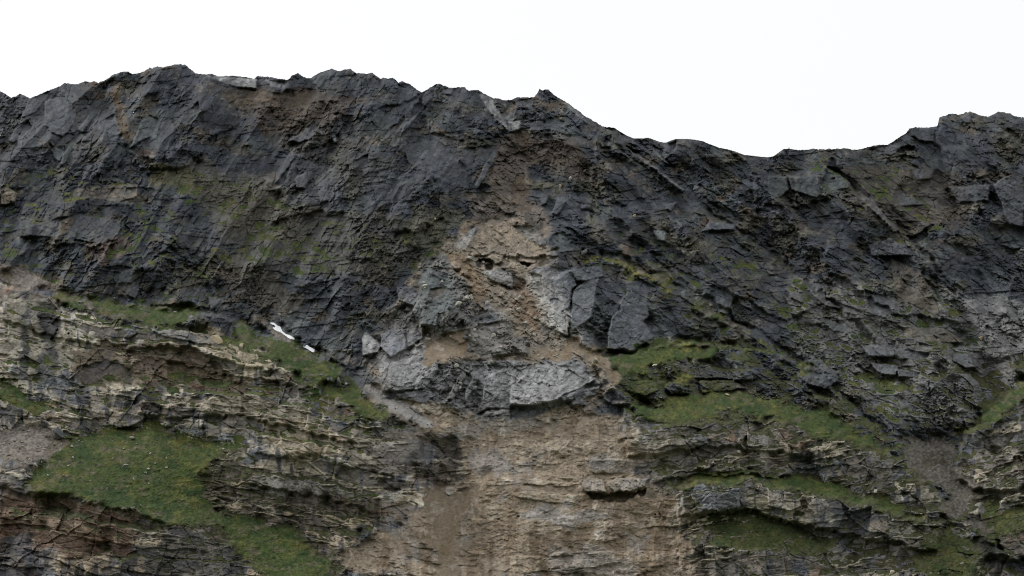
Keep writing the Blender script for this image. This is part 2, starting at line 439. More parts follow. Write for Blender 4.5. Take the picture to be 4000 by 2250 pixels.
def facets(cu, cv, ang, seed, wamp=.35):
    """flat broken faces meeting in sharp edges: heights on a skewed lattice joined by planes"""
    a = radians(ang)
    s_ = min(cu, cv)
    x = (U * cos(a) - V * sin(a)) / cu + wamp * fbm(U / (2.2 * s_), V / (2.2 * s_), seed + 50, 2, .6)
    y = (U * sin(a) + V * cos(a)) / cv + wamp * fbm(U / (2.2 * s_), V / (2.2 * s_), seed + 60, 2, .6)
    k = (x + y) * F(.3660254)
    x, y = x + k, y + k
    ix, iy = np.floor(x), np.floor(y)
    fx, fy = (x - ix).astype(F), (y - iy).astype(F)
    up = fx > fy
    h00, h11 = hsh(ix, iy, seed), hsh(ix + 1, iy + 1, seed)
    hm = np.where(up, hsh(ix + 1, iy, seed), hsh(ix, iy + 1, seed))
    big, sml = np.where(up, fx, fy), np.where(up, fy, fx)
    return h00 * (1 - big) + hm * (big - sml) + h11 * sml - F(.5)


lean = sstep(900, 1500, U + 0.3 * (V - 400))            # joints lean / on the left, \ on the right
low = sstep(560, 700, V - 0.1 * np.abs(U - 1288))
b0, e0, c0 = blocks(150, 70, 57, 190, 1.7, .3)
b0r, e0r, c0r = blocks(160, 70, -40, 195, 1.7, .3)
D0 = (1 - lean) * b0 + lean * b0r
E0 = np.where(lean < .5, e0, e0r)
C0 = np.where(lean < .5, c0, c0r)
b1, e1, c1 = blocks(46, 17, 58, 200, 1.8, .22)
b2, e2, c2 = blocks(46, 17, -38, 230, 1.8, .22)
Dk = (1 - lean) * b1 + lean * b2
Ek = np.where(lean < .5, e1, e2)
Ck = np.where(lean < .5, c1, c2)
b3, e3, c3_ = blocks(19, 8.5, 46, 260, 1.8, .25)
b4, e4, c4 = blocks(20, 8.5, -24, 290, 1.8, .25)
_sel = sstep(-.25, .25, (lean - .5) + fbm(U / 110, V / 110, 295, 2))
Dm = (1 - _sel) * b3 + _sel * b4
Em = np.where(_sel < .5, e3, e4)
Cm = np.where(_sel < .5, c3_, c4)
b5, e5, c5 = blocks(9.5, 5.6, 18, 320, 1.8, .25)
b6, e6, c6 = blocks(5.2, 3.8, -15, 350, 1.5, 0.15)
# beds: thin and long, folded; on the left they dip to the right
_V, _U = V, U
V = V + 15 * fbm(U / 240, V / 240, 401, 2) + 4 * fbm(U / 60, V / 60, 405, 2) + sstep(1250, 900, -_U * 0 + (2150 - U)) * 0
V = V - .15 * np.minimum(U, 1150) - 6 * np.sin(U / 62.0) * sstep(1400, 1550, U) + .12 * np.maximum(U - 1700, 0)
s1, f1_, d1 = blocks(64, 31, 0, 420, 1.4, 0.16, -0.2)
s2, f2_, d2 = blocks(25, 10, 0, 450, 1.4, 0.2, -0.2)
s3, f3_, d3 = blocks(13, 5.0, 0, 480, 1.3, 0.25, -0.15)
lay = .55 * fbm(U / 150, V / 24, 500, 4, 0.55) + .65 * fbm(U / 330, V / 40, 506, 3, .5)
V = _V
pil = fbm(U / 95, V / 260, 530, 3, .55)                # upright ribs and clefts of the cliffs
ribs = -np.abs(pil) * 2 + .35

patch = sstep(-.22, .30, fbm(U / 85, V / 70, 540, 4, .55))     # some stretches massive, some shattered
_mix = sstep(-.12, .12, (lean - .5) * .9 + 1.1 * fbm(U / 150, V / 130, 897, 3))
T1 = (1 - _mix) * facets(115, 70, 60, 900, .2) + _mix * facets(115, 70, -44, 905, .2)
T2 = (1 - _sel) * facets(56, 26, 60, 910, .2) + _sel * facets(58, 26, -36, 915, .2)
T3 = (1 - _sel) * facets(20, 11, 48, 920) + _sel * facets(20, 11, -28, 925)
# buttresses and clefts that run with the joints
_a1, _a2 = radians(57), radians(-47)
_n1 = fbm((U * sin(_a1) + V * cos(_a1)) / 120, (U * cos(_a1) - V * sin(_a1)) / 420, 550, 4, .5)
_n2 = fbm((U * sin(_a2) + V * cos(_a2)) / 110, (U * cos(_a2) - V * sin(_a2)) / 420, 556, 4, .5)
butt = (1 - lean) * (.42 - 2 * np.abs(_n1)) + lean * (.42 - 2 * np.abs(_n2))
butt = butt + .6 * (.4 - 2 * np.abs(fbm(U / 170, V / 300, 558, 3)))
step_ = sstep(-.05, .05, fbm((U - .25 * V) / 210, (V + .12 * U) / 34, 560, 4, .55)) + .6 * sstep(-.05, .05, fbm((U + .3 * V) / 120, (V - .1 * U) / 17, 566, 4, .55))
crumb = sstep(.45, .95, patch)                        # only some stretches are shattered small
dark_rough = 16.0 * butt + 17.0 * T1 + 9.0 * T2 * (.65 + .35 * patch) + 3.6 * T3 * (.3 + .7 * patch) + 1.7 * step_ + (4.2 * Dk + 2.3 * Dm) * (.32 + .78 * patch) + (1.5 * b5 + .65 * b6) * (.20 + .9 * crumb)
dark_rough = dark_rough - (1.5 * np.exp(-(Ek / .04) ** 2) + .9 * np.exp(-(Em / .08) ** 2) * crumb)
hard = sstep(-.08, .08, lay + .25 * fbm(U / 30, V / 12, 536, 3))        # strong beds stand out over weak ones
bed_rough = 5.0 * s1 + 1.6 * s2 + .45 * s3 + .3 * b6 + 3.2 * hard + 6.0 * T1 + 3.0 * T2 + .8 * T3 + 8.0 * ribs + 4.0 * D0
bed_rough = bed_rough * (.50 + .45 * patch) - .9 * np.exp(-(f1_ / .05) ** 2) - .3 * np.exp(-(f2_ / .09) ** 2)
lowd = sstep(1020, 1080, V)
mod_ = sstep(-.3, .5, fbm(U / 120, V / 60, 545, 3))
rub_rough = 3.0 * T1 + 2.0 * T2 + (2.4 * Dk + 1.8 * Dm + 1.0 * b5 + 1.6 * T3) * (1 - .88 * lowd) + .35 * b6 + (.9 * s1 + .9 * s2 + .35 * s3 + (.5 + 1.9 * mod_) * hard) * (.25 + .75 * lowd) + lowd * (3.0 * T1 + .9 * T2 + .4 * T3 * patch) + 4.0 * ribs
wd = np.clip(debris, 0, 1)
rough = dark_rough * (1 - strata) + bed_rough * strata
rough = rough * (1 - wd) + rub_rough * wd

# ------------------------------------------------------------------ single slabs and faces worth their own outline
# (sheet, outline, bulge m, lean u, lean v [m per unit], smoothness, colour, tone)
GREY, TAN, PALE, GREEN, OCHRE, SHADE = 'grey', 'tan', 'pale', 'green', 'ochre', 'dark'
SLABS = [
    (1, [(420, 480), (600, 420), (700, 540), (720, 640), (600, 800), (480, 770), (420, 690)], 3, .05, -.06, .8, GREY, 1.35),
    (1, [(80, 830), (250, 640), (300, 700), (240, 780), (120, 860)], 2, .1, -.05, .8, GREY, 1.25),
    (1, [(280, 440), (470, 380), (420, 470), (330, 560), (200, 620)], 2, .12, -.05, .7, GREY, 1.2),
    (1, [(950, 660), (1080, 590), (1140, 760), (1100, 780), (890, 730)], 2, -.05, -.08, .85, GREY, 1.4),
    (1, [(1220, 920), (1380, 590), (1490, 640), (1440, 800), (1300, 860)], 4, .14, -.05, .8, GREEN, 1.25),
    (1, [(560, 1060), (620, 930), (700, 820), (720, 850), (640, 1000), (590, 1080)], 3, .2, 0, .8, GREEN, 1.25),
    (1, [(450, 860), (520, 900), (610, 960), (560, 1040), (510, 990)], 1, -.12, -.05, .8, GREEN, 1.4),
    (1, [(1680, 660), (1870, 480), (1900, 560), (1800, 680), (1740, 690)], 3, .12, -.05, .8, GREEN, 1.1),
    (1, [(740, 740), (870, 560), (930, 540), (870, 650), (780, 770)], 3, .15, 0, .8, GREEN, 1.1),
    (1, [(770, 850), (840, 760), (880, 720), (810, 850)], 3, .15, 0, .8, GREEN, 1.2),
    (1, [(1250, 950), (1340, 870), (1330, 900), (1280, 940)], -6, 0, 0, .3, GREY, 1),
    (1, [(1880, 590), (2200, 600), (2260, 700), (2130, 750), (2000, 720), (1870, 660)], -3, .0, .15, .3, SHADE, .8),
    (1, [(720, 1360), (720, 1290), (1000, 1265), (1300, 1260), (1300, 1370), (1100, 1420)], 3, 0, .02, .3, TAN, .7),
    (1, [(0, 1400), (60, 1280), (160, 1330), (150, 1420), (60, 1449), (0, 1449)], 3, 0, 0, .5, TAN, .8),
    (1, [(1900, 215), (2060, 240), (2420, 265), (2420, 360), (2250, 340), (2080, 290)], 0, -.02, .06, .75, PALE, 1.5),
    (1, [(1050, 340), (1130, 340), (1120, 420), (1060, 480), (1040, 400)], 0, 0, 0, .2, OCHRE, 1.0),
    (1, [(1060, 450), (1120, 460), (1160, 620), (1210, 780), (1200, 930), (1170, 800), (1090, 600)], -2, 0, 0, .2, OCHRE, .8),
    (1, [(1900, 260), (2060, 300), (2420, 380), (2420, 640), (2270, 560), (2130, 440), (2000, 330)], -3, 0, 0, .55, OCHRE, .42),
    (2, [(0, 370), (270, 390), (560, 380), (520, 460), (380, 620), (100, 600), (0, 520)], -1, 0, 0, .4, OCHRE, .38),
    (2, [(90, 270), (280, 285), (270, 355), (150, 325)], 1, -.02, .05, .8, PALE, 1.6),
    (2, [(540, 300), (610, 215), (700, 180), (660, 260), (590, 350)], 2, .12, 0, .75, GREEN, 1.15),
    (2, [(1060, 330), (1110, 230), (1160, 270), (1150, 350)], 2, .0, 0, .7, GREY, 1.1),
    (2, [(1340, 310), (1560, 400), (1540, 480), (1440, 550), (1380, 440)], 1, -.1, 0, .8, GREY, 1.15),
    (2, [(1580, 420), (1720, 310), (1690, 400), (1520, 620), (1370, 790), (1400, 690), (1560, 560)], 3, .12, -.02, .75, GREY, 1.1),
    (2, [(1770, 370), (1870, 345), (1840, 420), (1780, 405)], 1, 0, -.05, .8, GREY, 1.4),
    (2, [(2100, 395), (2200, 425), (2300, 570), (2370, 700), (2380, 750), (2270, 650), (2150, 480)], 3, -.12, -.10, .85, PALE, 1.35),
    (2, [(2325, 620), (2425, 530), (2425, 760), (2385, 740)], -2, .12, -.05, .85, PALE, 1.5),
    (2, [(2310, 590), (2425, 480), (2425, 560), (2330, 630)], -3, .12, 0, .8, TAN, .9),
    (2, [(1400, 900), (1700, 830), (1860, 950), (1990, 1100), (1990, 1300), (1830, 1240), (1640, 1150), (1430, 1060)], 2, -.02, .02, .7, GREY, 1.0),
    (2, [(1950, 920), (2070, 900), (2060, 1080), (1990, 1110)], 2, .1, .03, .8, GREY, 1.05),
    (2, [(2080, 1270), (2150, 1090), (2290, 830), (2310, 860), (2230, 1060), (2140, 1230), (2090, 1310)], 5, .16, 0, .8, GREY, 1.15),
    (2, [(2070, 1050), (2090, 900), (2240, 890), (2170, 1050), (2060, 1100)], 1, .06, 0, .8, GREY, 1.15),
    (2, [(170, 1250), (310, 970), (380, 1010), (330, 1050), (230, 1200)], 4, .14, 0, .75, GREY, 1.2),
    (2, [(370, 1200), (470, 1150), (500, 1220), (460, 1300), (380, 1290)], 3, .04, -.04, .8, GREY, 1.25),
    (2, [(600, 1340), (680, 1210), (690, 1400), (610, 1430)], 2, .04, -.04, .8, GREY, 1.2),
    (2, [(920, 1030), (1060, 970), (1060, 1060), (940, 1080)], 2, .03, -.04, .8, GREY, 1.15),
    (2, [(970, 1370), (1040, 1330), (1130, 1430), (1080, 1449), (1000, 1410)], 2, -.05, -.04, .8, GREY, 1.35),
    (2, [(300, 850), (440, 770), (560, 660), (540, 800), (430, 860)], 2, .08, -.04, .7, GREY, 1.1),
    (2, [(560, 700), (620, 760), (630, 800), (570, 750)], 2, -.1, -.04, .8, GREY, 1.4),
    (2, [(680, 760), (730, 770), (770, 850), (740, 860)], 2, -.1, -.04, .8, GREY, 1.5),
    (2, [(1280, 740), (1390, 610), (1420, 600), (1370, 740)], -3, 0, 0, .3, TAN, .28),
    (2, [(820, 430), (1080, 470), (1080, 520), (960, 530), (850, 480)], -1, 0, 0, .2, OCHRE, .35),
    (3, [(30, 250), (200, 200), (180, 290), (60, 290)], 1, 0, 0, .7, GREY, 1.2),
    (3, [(170, 440), (360, 380), (500, 420), (480, 500), (320, 490), (170, 510)], 2, 0, -.05, .75, GREY, 1.35),
    (3, [(-10, 420), (80, 400), (70, 500), (-10, 520)], 1, 0, -.08, .75, PALE, 1.2),
    (3, [(470, 240), (520, 250), (670, 370), (710, 440), (640, 390), (540, 310)], 1.5, -.12, -.05, .8, PALE, .75),
    (3, [(880, 570), (930, 600), (1130, 780), (1040, 720), (950, 720), (880, 620)], 3, -.1, -.05, .85, GREEN, 1.35),
    (3, [(870, 480), (960, 480), (1150, 600), (1190, 650), (1000, 580)], 2, -.1, -.05, .8, GREY, 1.2),
    (3, [(1060, 640), (1180, 700), (1320, 830), (1620, 1060), (1600, 1080), (1450, 960), (1250, 800)], 3, -.14, -.08, .75, PALE, .72),
    (3, [(1430, 650), (1550, 600), (1540, 690), (1450, 780), (1430, 720)], 2, .12, 0, .8, GREY, 1.4),
    (3, [(1300, 640), (1400, 740), (1450, 790), (1500, 830), (1430, 800), (1330, 720)], 0, -.12, -.05, .8, PALE, .6),
    (3, [(370, 1290), (440, 1130), (540, 1140), (470, 1250), (420, 1310)], 4, .1, -.02, .9, GREY, 1.5),
    (3, [(240, 1130), (350, 1120), (330, 1200), (280, 1210)], 3, .02, -.05, .8, GREY, 1.3),
    (3, [(1420, 1210), (1550, 1190), (1500, 1280), (1460, 1260)], 3, 0, -.06, .8, GREY, 1.4),
    (3, [(1800, 1449), (1860, 1360), (2100, 1400), (2110, 1449)], 2, 0, 0, .8, GREY, 1.3),
    (3, [(0, 560), (400, 600), (700, 720), (900, 900), (600, 1000), (300, 800), (0, 760)], -1, 0, 0, .1, OCHRE, .3),
    (3, [(0, 950), (130, 900), (180, 1050), (200, 1250), (100, 1300), (0, 1250)], -2, 0, 0, .15, OCHRE, .55),
    (4, [(1100, 480), (1130, 410), (1330, 270), (1340, 380), (1160, 510)], 4, .1, -.02, .85, GREY, 1.2),
    (4, [(1340, 250), (1570, 240), (1570, 380), (1440, 360), (1350, 320)], 3, 0, .03, .8, GREY, .95),
    (4, [(1160, 510), (1260, 430), (1530, 390), (1400, 420), (1220, 490)], -7, 0, 0, .3, SHADE, .8),
    (4, [(190, 700), (430, 700), (500, 850), (460, 900), (220, 830)], 3, -.02, .03, .85, GREEN, 1.05),
    (4, [(0, 700), (170, 700), (200, 830), (100, 900), (0, 860)], 3, .03, 0, .8, GREEN, 1.05),
    (4, [(510, 740), (560, 640), (640, 700), (800, 770), (760, 810), (560, 830)], 3, -.05, .02, .85, GREEN, 1.15),
    (4, [(560, 600), (640, 620), (800, 720), (1000, 920), (1110, 1070), (1240, 1200), (1200, 1230), (1070, 1090), (920, 960), (830, 840), (780, 760)], 3, -.12, -.08, .75, PALE, .55),
    (4, [(1360, 640), (1590, 620), (1530, 730), (1400, 730)], 2, .02, .02, .8, GREY, 1.15),
    (4, [(2120, 780), (2280, 680), (2415, 720), (2415, 1180), (2280, 1150), (2200, 950)], 3, .02, .02, .7, GREY, 1.1),
    (4, [(1220, 850), (1340, 870), (1480, 960), (1240, 970)], 2, -.03, .02, .8, GREY, 1.15),
    (4, [(1700, 800), (2100, 790), (2080, 930), (1800, 940)], 2, 0, .03, .7, GREY, 1.05),
    (4, [(1940, 690), (2070, 620), (2060, 690), (1980, 720)], 2, 0, 0, .8, TAN, .5),
    (4, [(1830, 150), (1900, 90), (1930, 160), (1880, 200)], 2, 0, 0, .8, GREY, 1.3),
    (4, [(1910, 190), (1980, 200), (1960, 290), (1930, 260)], 0, 0, 0, .5, OCHRE, .5),
    (4, [(850, 570), (1060, 590), (1100, 680), (1000, 740), (880, 660)], -1, 0, 0, .2, OCHRE, .4),
    (4, [(940, 1330), (1150, 1280), (1340, 1390), (1380, 1449), (980, 1449)], 2, -.05, 0, .75, GREY, 1.3),
    (4, [(1400, 1240), (1490, 1170), (1560, 1160), (1500, 1260), (1420, 1350), (1320, 1320)], -4, 0, 0, .3, SHADE, .8),
    (5, [(250, 200), (560, 120), (740, 90), (1150, 150), (1120, 280), (950, 360), (800, 340), (480, 300), (250, 290)], 4, 0, .03, .7, GREY, 1.15),
    (5, [(560, 160), (640, 110), (700, 140), (640, 240), (500, 330), (540, 260)], 4, 0, .03, .6, TAN, .6),
    (5, [(1190, 850), (1240, 740), (1330, 680), (1300, 860), (1270, 890)], 4, .05, .02, .7, GREY, 1.0),
    (5, [(1110, 650), (1180, 590), (1250, 600), (1220, 680), (1150, 740)], 3, .1, 0, .7, GREY, 1.1),
    (5, [(1960, 860), (2130, 890), (2080, 960), (2000, 990)], 4, 0, 0, .8, GREY, 1.15),
    (5, [(1810, 990), (1880, 970), (2000, 1060), (1850, 1050)], 3, -.1, -.05, .8, GREY, 1.0),
    (5, [(1350, 1120), (1800, 1200), (2100, 1250), (2100, 1330), (1880, 1310), (1500, 1230)], 2, 0, -.05, .4, PALE, .85),
    (6, [(1550, 620), (1650, 590), (1800, 650), (1870, 800), (1890, 900), (1900, 1000), (1720, 1030), (1700, 1150), (1560, 1140), (1470, 1000), (1540, 900)], 6, .02, -.02, .55, GREEN, 1.2),
    (6, [(1650, 800), (1800, 780), (1780, 850), (1640, 900), (1600, 950)], 0, 0, 0, .2, OCHRE, .3),
    (6, [(1330, 780), (1480, 770), (1540, 850), (1490, 960), (1340, 900)], 3, .04, -.02, .7, GREY, 1.7),
    (6, [(1180, 1230), (1280, 1170), (1400, 1180), (1420, 1360), (1280, 1440), (1180, 1350)], 4, .04, -.05, .7, GREY, 1.9),
    (6, [(1420, 1180), (1500, 1160), (1580, 1260), (1420, 1360)], 2, -.14, .04, .7, GREY, 1.2),
    (6, [(1000, 1250), (1040, 1190), (1180, 1330), (1150, 1400), (1010, 1430)], 3, -.06, -.05, .6, PALE, 1.0),
    (6, [(2030, 1060), (2250, 1010), (2300, 1090), (2130, 1130), (2030, 1110)], 4, 0, -.02, .75, GREY, 1.5),
    (6, [(2080, 920), (2200, 870), (2250, 930), (2160, 1000)], 3, 0, -.05, .7, GREY, 1.5),
    (6, [(1830, 1180), (1950, 1090), (1980, 1150), (1860, 1220)], 3, .06, -.05, .8, GREY, 1.9),
    (6, [(2140, 620), (2300, 590), (2415, 650), (2415, 790), (2320, 750), (2180, 690)], 4, -.03, -.08, .8, PALE, 1.0),
    (6, [(2170, 200), (2350, 150), (2425, 170), (2425, 385), (2200, 370), (2010, 400), (2080, 280)], 0, 0, .03, .85, TAN, .95),
    (6, [(1850, 400), (1940, 290), (2080, 200), (2040, 320), (1980, 430)], 1, -.05, -.02, .4, PALE, 1.25),
    (6, [(1990, 500), (2060, 420), (2090, 460), (2030, 520)], 5, .05, -.05, .8, PALE, 1.05),
    (6, [(2180, 480), (2370, 400), (2320, 540), (2260, 560)], 6, .02, -.05, .8, TAN, .9),
    (6, [(2040, 530), (2200, 480), (2260, 560), (2220, 600), (2100, 570)], -8, 0, 0, .2, SHADE, 1.0),
    (7, [(-10, 220), (100, 280), (300, 420), (280, 470), (130, 480), (70, 470), (-10, 400)], 0, 0, .03, .85, TAN, .95),
    (7, [(0, 190), (200, 200), (400, 450), (380, 490), (300, 400), (100, 280)], 1, -.05, -.02, .6, PALE, .95),
    (7, [(80, 545), (230, 560), (190, 605), (90, 590)], -8, 0, 0, .2, SHADE, 1.0),
    (7, [(60, 520), (130, 500), (230, 530), (220, 560), (80, 545)], 4, 0, 0, .7, TAN, .8),
    (7, [(180, 600), (400, 590), (560, 640), (620, 760), (560, 800), (540, 960), (440, 1010), (350, 930), (270, 760)], 4, -.04, 0, .75, GREY, 1.9),
    (7, [(180, 640), (280, 680), (300, 800), (350, 920), (450, 970), (540, 1090), (530, 1230), (430, 1200), (370, 1130), (290, 870)], 4, -.06, 0, .6, PALE, 1.35),
    (7, [(590, 800), (700, 700), (830, 700), (800, 760), (780, 900), (760, 1060), (620, 1160), (560, 1190), (560, 850)], 5, .04, .02, .9, GREY, 1.35),
    (7, [(540, 620), (700, 590), (850, 570), (860, 680), (720, 710), (620, 720)], 5, .02, -.03, .8, GREY, 1.3),
    (7, [(900, 1200), (990, 960), (1080, 820), (1060, 710), (1280, 730), (1270, 930), (1290, 1040), (1230, 1090), (1350, 1250), (1130, 1400), (900, 1350)], 5, .05, 0, .88, GREY, 1.35),
    (7, [(770, 880), (900, 850), (1010, 930), (960, 1060), (860, 1010)], -1, -.06, .08, .7, GREY, .95),
    (7, [(880, 1020), (970, 1060), (930, 1075)], -6, 0, 0, .3, SHADE, 1.0),
    (7, [(1870, 820), (1990, 790), (2100, 880), (2030, 1000), (1890, 940)], 3, 0, 0, .8, GREY, 1.2),
    (7, [(380, 280), (480, 250), (600, 400), (420, 460), (350, 340)], 2, 0, -.02, .5, GREEN, 1.3),
    (7, [(1330, 250), (1460, 240), (1450, 340), (1380, 330)], 2, 0, 0, .6, GREEN, 1.6),
    (8, [(170, 320), (280, 350), (340, 440), (210, 400)], 2, -.05, -.08, .8, PALE, .7),
    (8, [(350, 240), (530, 270), (550, 420), (690, 500), (540, 480), (380, 330)], 3, -.05, -.04, .8, GREY, 1.6),
    (8, [(560, 400), (660, 440), (900, 530), (960, 560), (700, 510)], 2, -.05, -.04, .7, GREY, 1.6),
    (8, [(900, 310), (1200, 400), (1220, 550), (1000, 560), (940, 420)], 3, -.05, -.04, .65, GREY, 1.8),
    (8, [(880, 840), (1200, 830), (1180, 960), (950, 940)], 3, 0, -.04, .75, GREY, 1.9),
    (8, [(1190, 880), (1530, 920), (1500, 980), (1260, 980)], 3, 0, -.04, .7, GREY, 1.9),
    (8, [(1420, 820), (1570, 850), (1540, 890), (1420, 880)], 2, 0, -.05, .7, PALE, .8),
    (8, [(1200, 670), (1680, 690), (1860, 820), (1500, 810), (1230, 750)], 1, 0, -.04, .3, TAN, .75),
    (8, [(1150, 0), (1480, 180), (1620, 560), (1220, 440), (1180, 200)], 0, 0, 0, .3, TAN, .55),
    (8, [(960, 1000), (1240, 1030), (1200, 1130), (1060, 1110), (980, 1040)], 3, 0, -.04, .75, GREY, 1.8),
    (8, [(1210, 1060), (1440, 1110), (1400, 1150), (1230, 1140)], 3, 0, -.04, .75, GREY, 1.8),
    (8, [(1760, 920), (1910, 920), (1960, 1050), (1860, 1060), (1740, 980)], 4, .03, -.04, .8, GREY, 1.7),
    (8, [(350, 970), (500, 990), (640, 1120), (660, 1180), (530, 1260), (400, 1220), (290, 1150)], 6, .0, -.02, .8, GREY, 1.2),
    (8, [(480, 590), (740, 650), (780, 720), (600, 700)], 2, -.04, -.05, .7, GREY, 1.5),
    (8, [(1660, 60), (1790, 0), (1800, 100), (1730, 310), (1600, 200)], 3, .06, 0, .75, GREY, 1.3),
    (9, [(0, 1200), (330, 1180), (700, 1260), (830, 1290), (700, 1449), (0, 1449)], -2, 0, .06, .25, OCHRE, .28),
    (9, [(850, 350), (1000, 330), (990, 560), (880, 560)], 2, 0, .02, .4, TAN, .95),
    (9, [(700, 100), (1000, 0), (1240, 100), (1250, 240), (1000, 180), (800, 260)], -2, 0, .04, .3, GREY, 1.1),
    (9, [(1450, 30), (2050, 70), (2415, 330), (2000, 320), (1560, 270)], -2, 0, .03, .25, OCHRE, .5),
    (9, [(1060, 560), (1300, 420), (1380, 560), (1250, 630), (1080, 660)], 2, 0, .03, .6, PALE, .75),
    (9, [(1930, 600), (2090, 620), (2080, 750), (1960, 740)], 4, 0, 0, .7, PALE, .6),
    (9, [(480, 660), (600, 650), (600, 750), (520, 750)], 4, 0, 0, .7, GREY, 1.5),
    (10, [(1130, 160), (1300, 30), (1500, -20), (1700, -10), (1720, 100), (1600, 280), (1330, 300), (1200, 300)], 5, .04, -.03, .6, PALE, .92),
    (10, [(1330, 330), (1560, 290), (1720, 330), (1600, 420), (1340, 380)], 3, 0, .06, .6, GREY, 1.5),
    (10, [(1800, 380), (1930, 150), (1990, 60), (1970, 200), (1860, 380)], 5, .14, 0, .75, PALE, .85),
    (10, [(1980, 300), (2060, 150), (2140, 100), (2050, 300), (1970, 420)], 3, .12, 0, .7, PALE, .8),
    (10, [(2140, 200), (2330, 100), (2425, 100), (2425, 470), (2200, 470), (2080, 520), (2150, 350)], 3, .02, .02, .7, PALE, .8),
    (10, [(1540, 850), (1720, 790), (1900, 880), (1890, 1090), (1900, 1200), (1600, 1240), (1500, 1150)], -1, 0, .03, .1, OCHRE, .25),  # cave recess, its shade put into the colour as dark brown
    (10, [(620, 500), (800, 510), (790, 570), (640, 560)], 2, 0, 0, .6, PALE, .85),
    (10, [(1110, 830), (1200, 740), (1270, 830), (1220, 930), (1110, 930)], 3, .02, 0, .6, PALE, .55),
    (10, [(300, 770), (460, 760), (430, 850), (320, 850)], 2, 0, 0, .6, TAN, .9),
    (11, [(-10, 100), (200, 40), (640, 80), (790, 200), (640, 280), (480, 330), (420, 400), (200, 440), (-10, 430)], 6, .0, -.02, .68, PALE, .95),
    (11, [(-10, 440), (210, 445), (430, 410), (480, 340), (830, 260), (820, 330), (500, 450), (200, 550), (-10, 560)], 1, 0, .12, .3, GREY, 1.5),
    (11, [(850, 330), (950, 250), (1050, 300), (1250, 430), (950, 440), (870, 390)], 4, -.05, .08, .4, GREY, 1.2),
    (11, [(1020, 220), (1340, 210), (1400, 300), (1250, 350), (1100, 300)], 4, -.03, .05, .5, GREY, 1.2),
    (11, [(1440, 280), (1480, 220), (1750, 260), (1770, 340), (1500, 340)], 6, 0, .07, .7, GREY, 1.0),
    (11, [(1750, 210), (2100, 200), (2200, 290), (1980, 310), (1790, 330)], 4, 0, .06, .6, GREY, 1.1),
    (11, [(1320, 90), (1600, -10), (1980, 100), (2260, 100), (2270, 210), (1980, 190), (1700, 190), (1400, 180)], 3, 0, 0, .45, GREY, 1.2),
    (11, [(890, 1170), (1000, 1130), (1280, 1130), (1250, 1200), (1100, 1260), (960, 1270)], 5, 0, .0, .8, PALE, 1.1),
    (11, [(640, 1140), (850, 1130), (900, 1260), (700, 1250)], 4, 0, 0, .6, PALE, .9),
    (11, [(650, 1250), (950, 1275), (1100, 1270), (1270, 1200), (1240, 1260), (1050, 1380), (760, 1310)], -6, 0, .06, .3, TAN, .45),
    (11, [(1690, 1290), (1740, 1180), (2100, 1170), (2140, 1300), (2160, 1449), (1760, 1449)], 4, 0, .03, .2, GREY, 1.75),
    (11, [(1600, 760), (1800, 670), (1850, 800), (1680, 850)], 3, .03, 0, .5, PALE, .85),
    (11, [(2220, 680), (2415, 700), (2415, 820), (2230, 830)], 3, 0, .02, .6, PALE, .8),
    (11, [(1860, 740), (1960, 690), (1980, 770), (1880, 790)], 1, 0, 0, .4, OCHRE, .9),
    (11, [(700, 950), (1250, 960), (1340, 1080), (760, 1090)], 2, 0, .06, .15, PALE, .6),
    (12, [(0, 660), (240, 700), (290, 850), (180, 880), (0, 830)], 5, 0, .02, .3, PALE, .62),
    (12, [(300, 750), (620, 760), (660, 900), (620, 1030), (430, 1020), (380, 880)], 3, .03, .05, .4, GREY, 1.15),
    (12, [(690, 880), (760, 800), (1000, 740), (1080, 880), (1050, 1090), (880, 1060), (760, 950)], 4, .02, .04, .4, PALE, .62),
    (12, [(690, 900), (900, 850), (880, 1060), (760, 980)], 3, .05, .04, .6, GREY, 1.1),
    (12, [(890, 980), (1050, 950), (1050, 1080), (900, 1060)], 4, 0, .03, .6, TAN, 1.25),
    (12, [(380, 180), (430, 140), (560, 150), (540, 200), (420, 210)], 4, 0, 0, .7, PALE, .7),
    (12, [(1780, 1090), (2000, 1150), (2100, 1250), (2000, 1449), (1900, 1449), (1780, 1200)], -5, 0, 0, .3, SHADE, 1.1),
    (12, [(1850, 910), (2050, 880), (2050, 920), (1840, 970)], 3, 0, -.03, .6, PALE, .95),
    (12, [(1900, 560), (2180, 380), (2200, 410), (1950, 600)], -3, 0, 0, .2, OCHRE, .5),
]
COL = {GREY: (.080, .085, .093), TAN: (.29, .242, .188), PALE: (.245, .245, .238), GREEN: (.078, .089, .087), OCHRE: (.21, .145, .082), SHADE: (.035, .036, .04)}  # near-black entry puts the shade of hollows and overhangs into the colour
slab_rgb = np.zeros((NR, NC, 3), F)
slab_w = np.zeros((NR, NC), F)
slab_h = np.zeros((NR, NC), F)
slab_s = np.zeros((NR, NC), F)
slab_k = np.zeros((NR, NC), F)            # how broken a face is


def k_face(pts):
    return pts[0][0] < 0


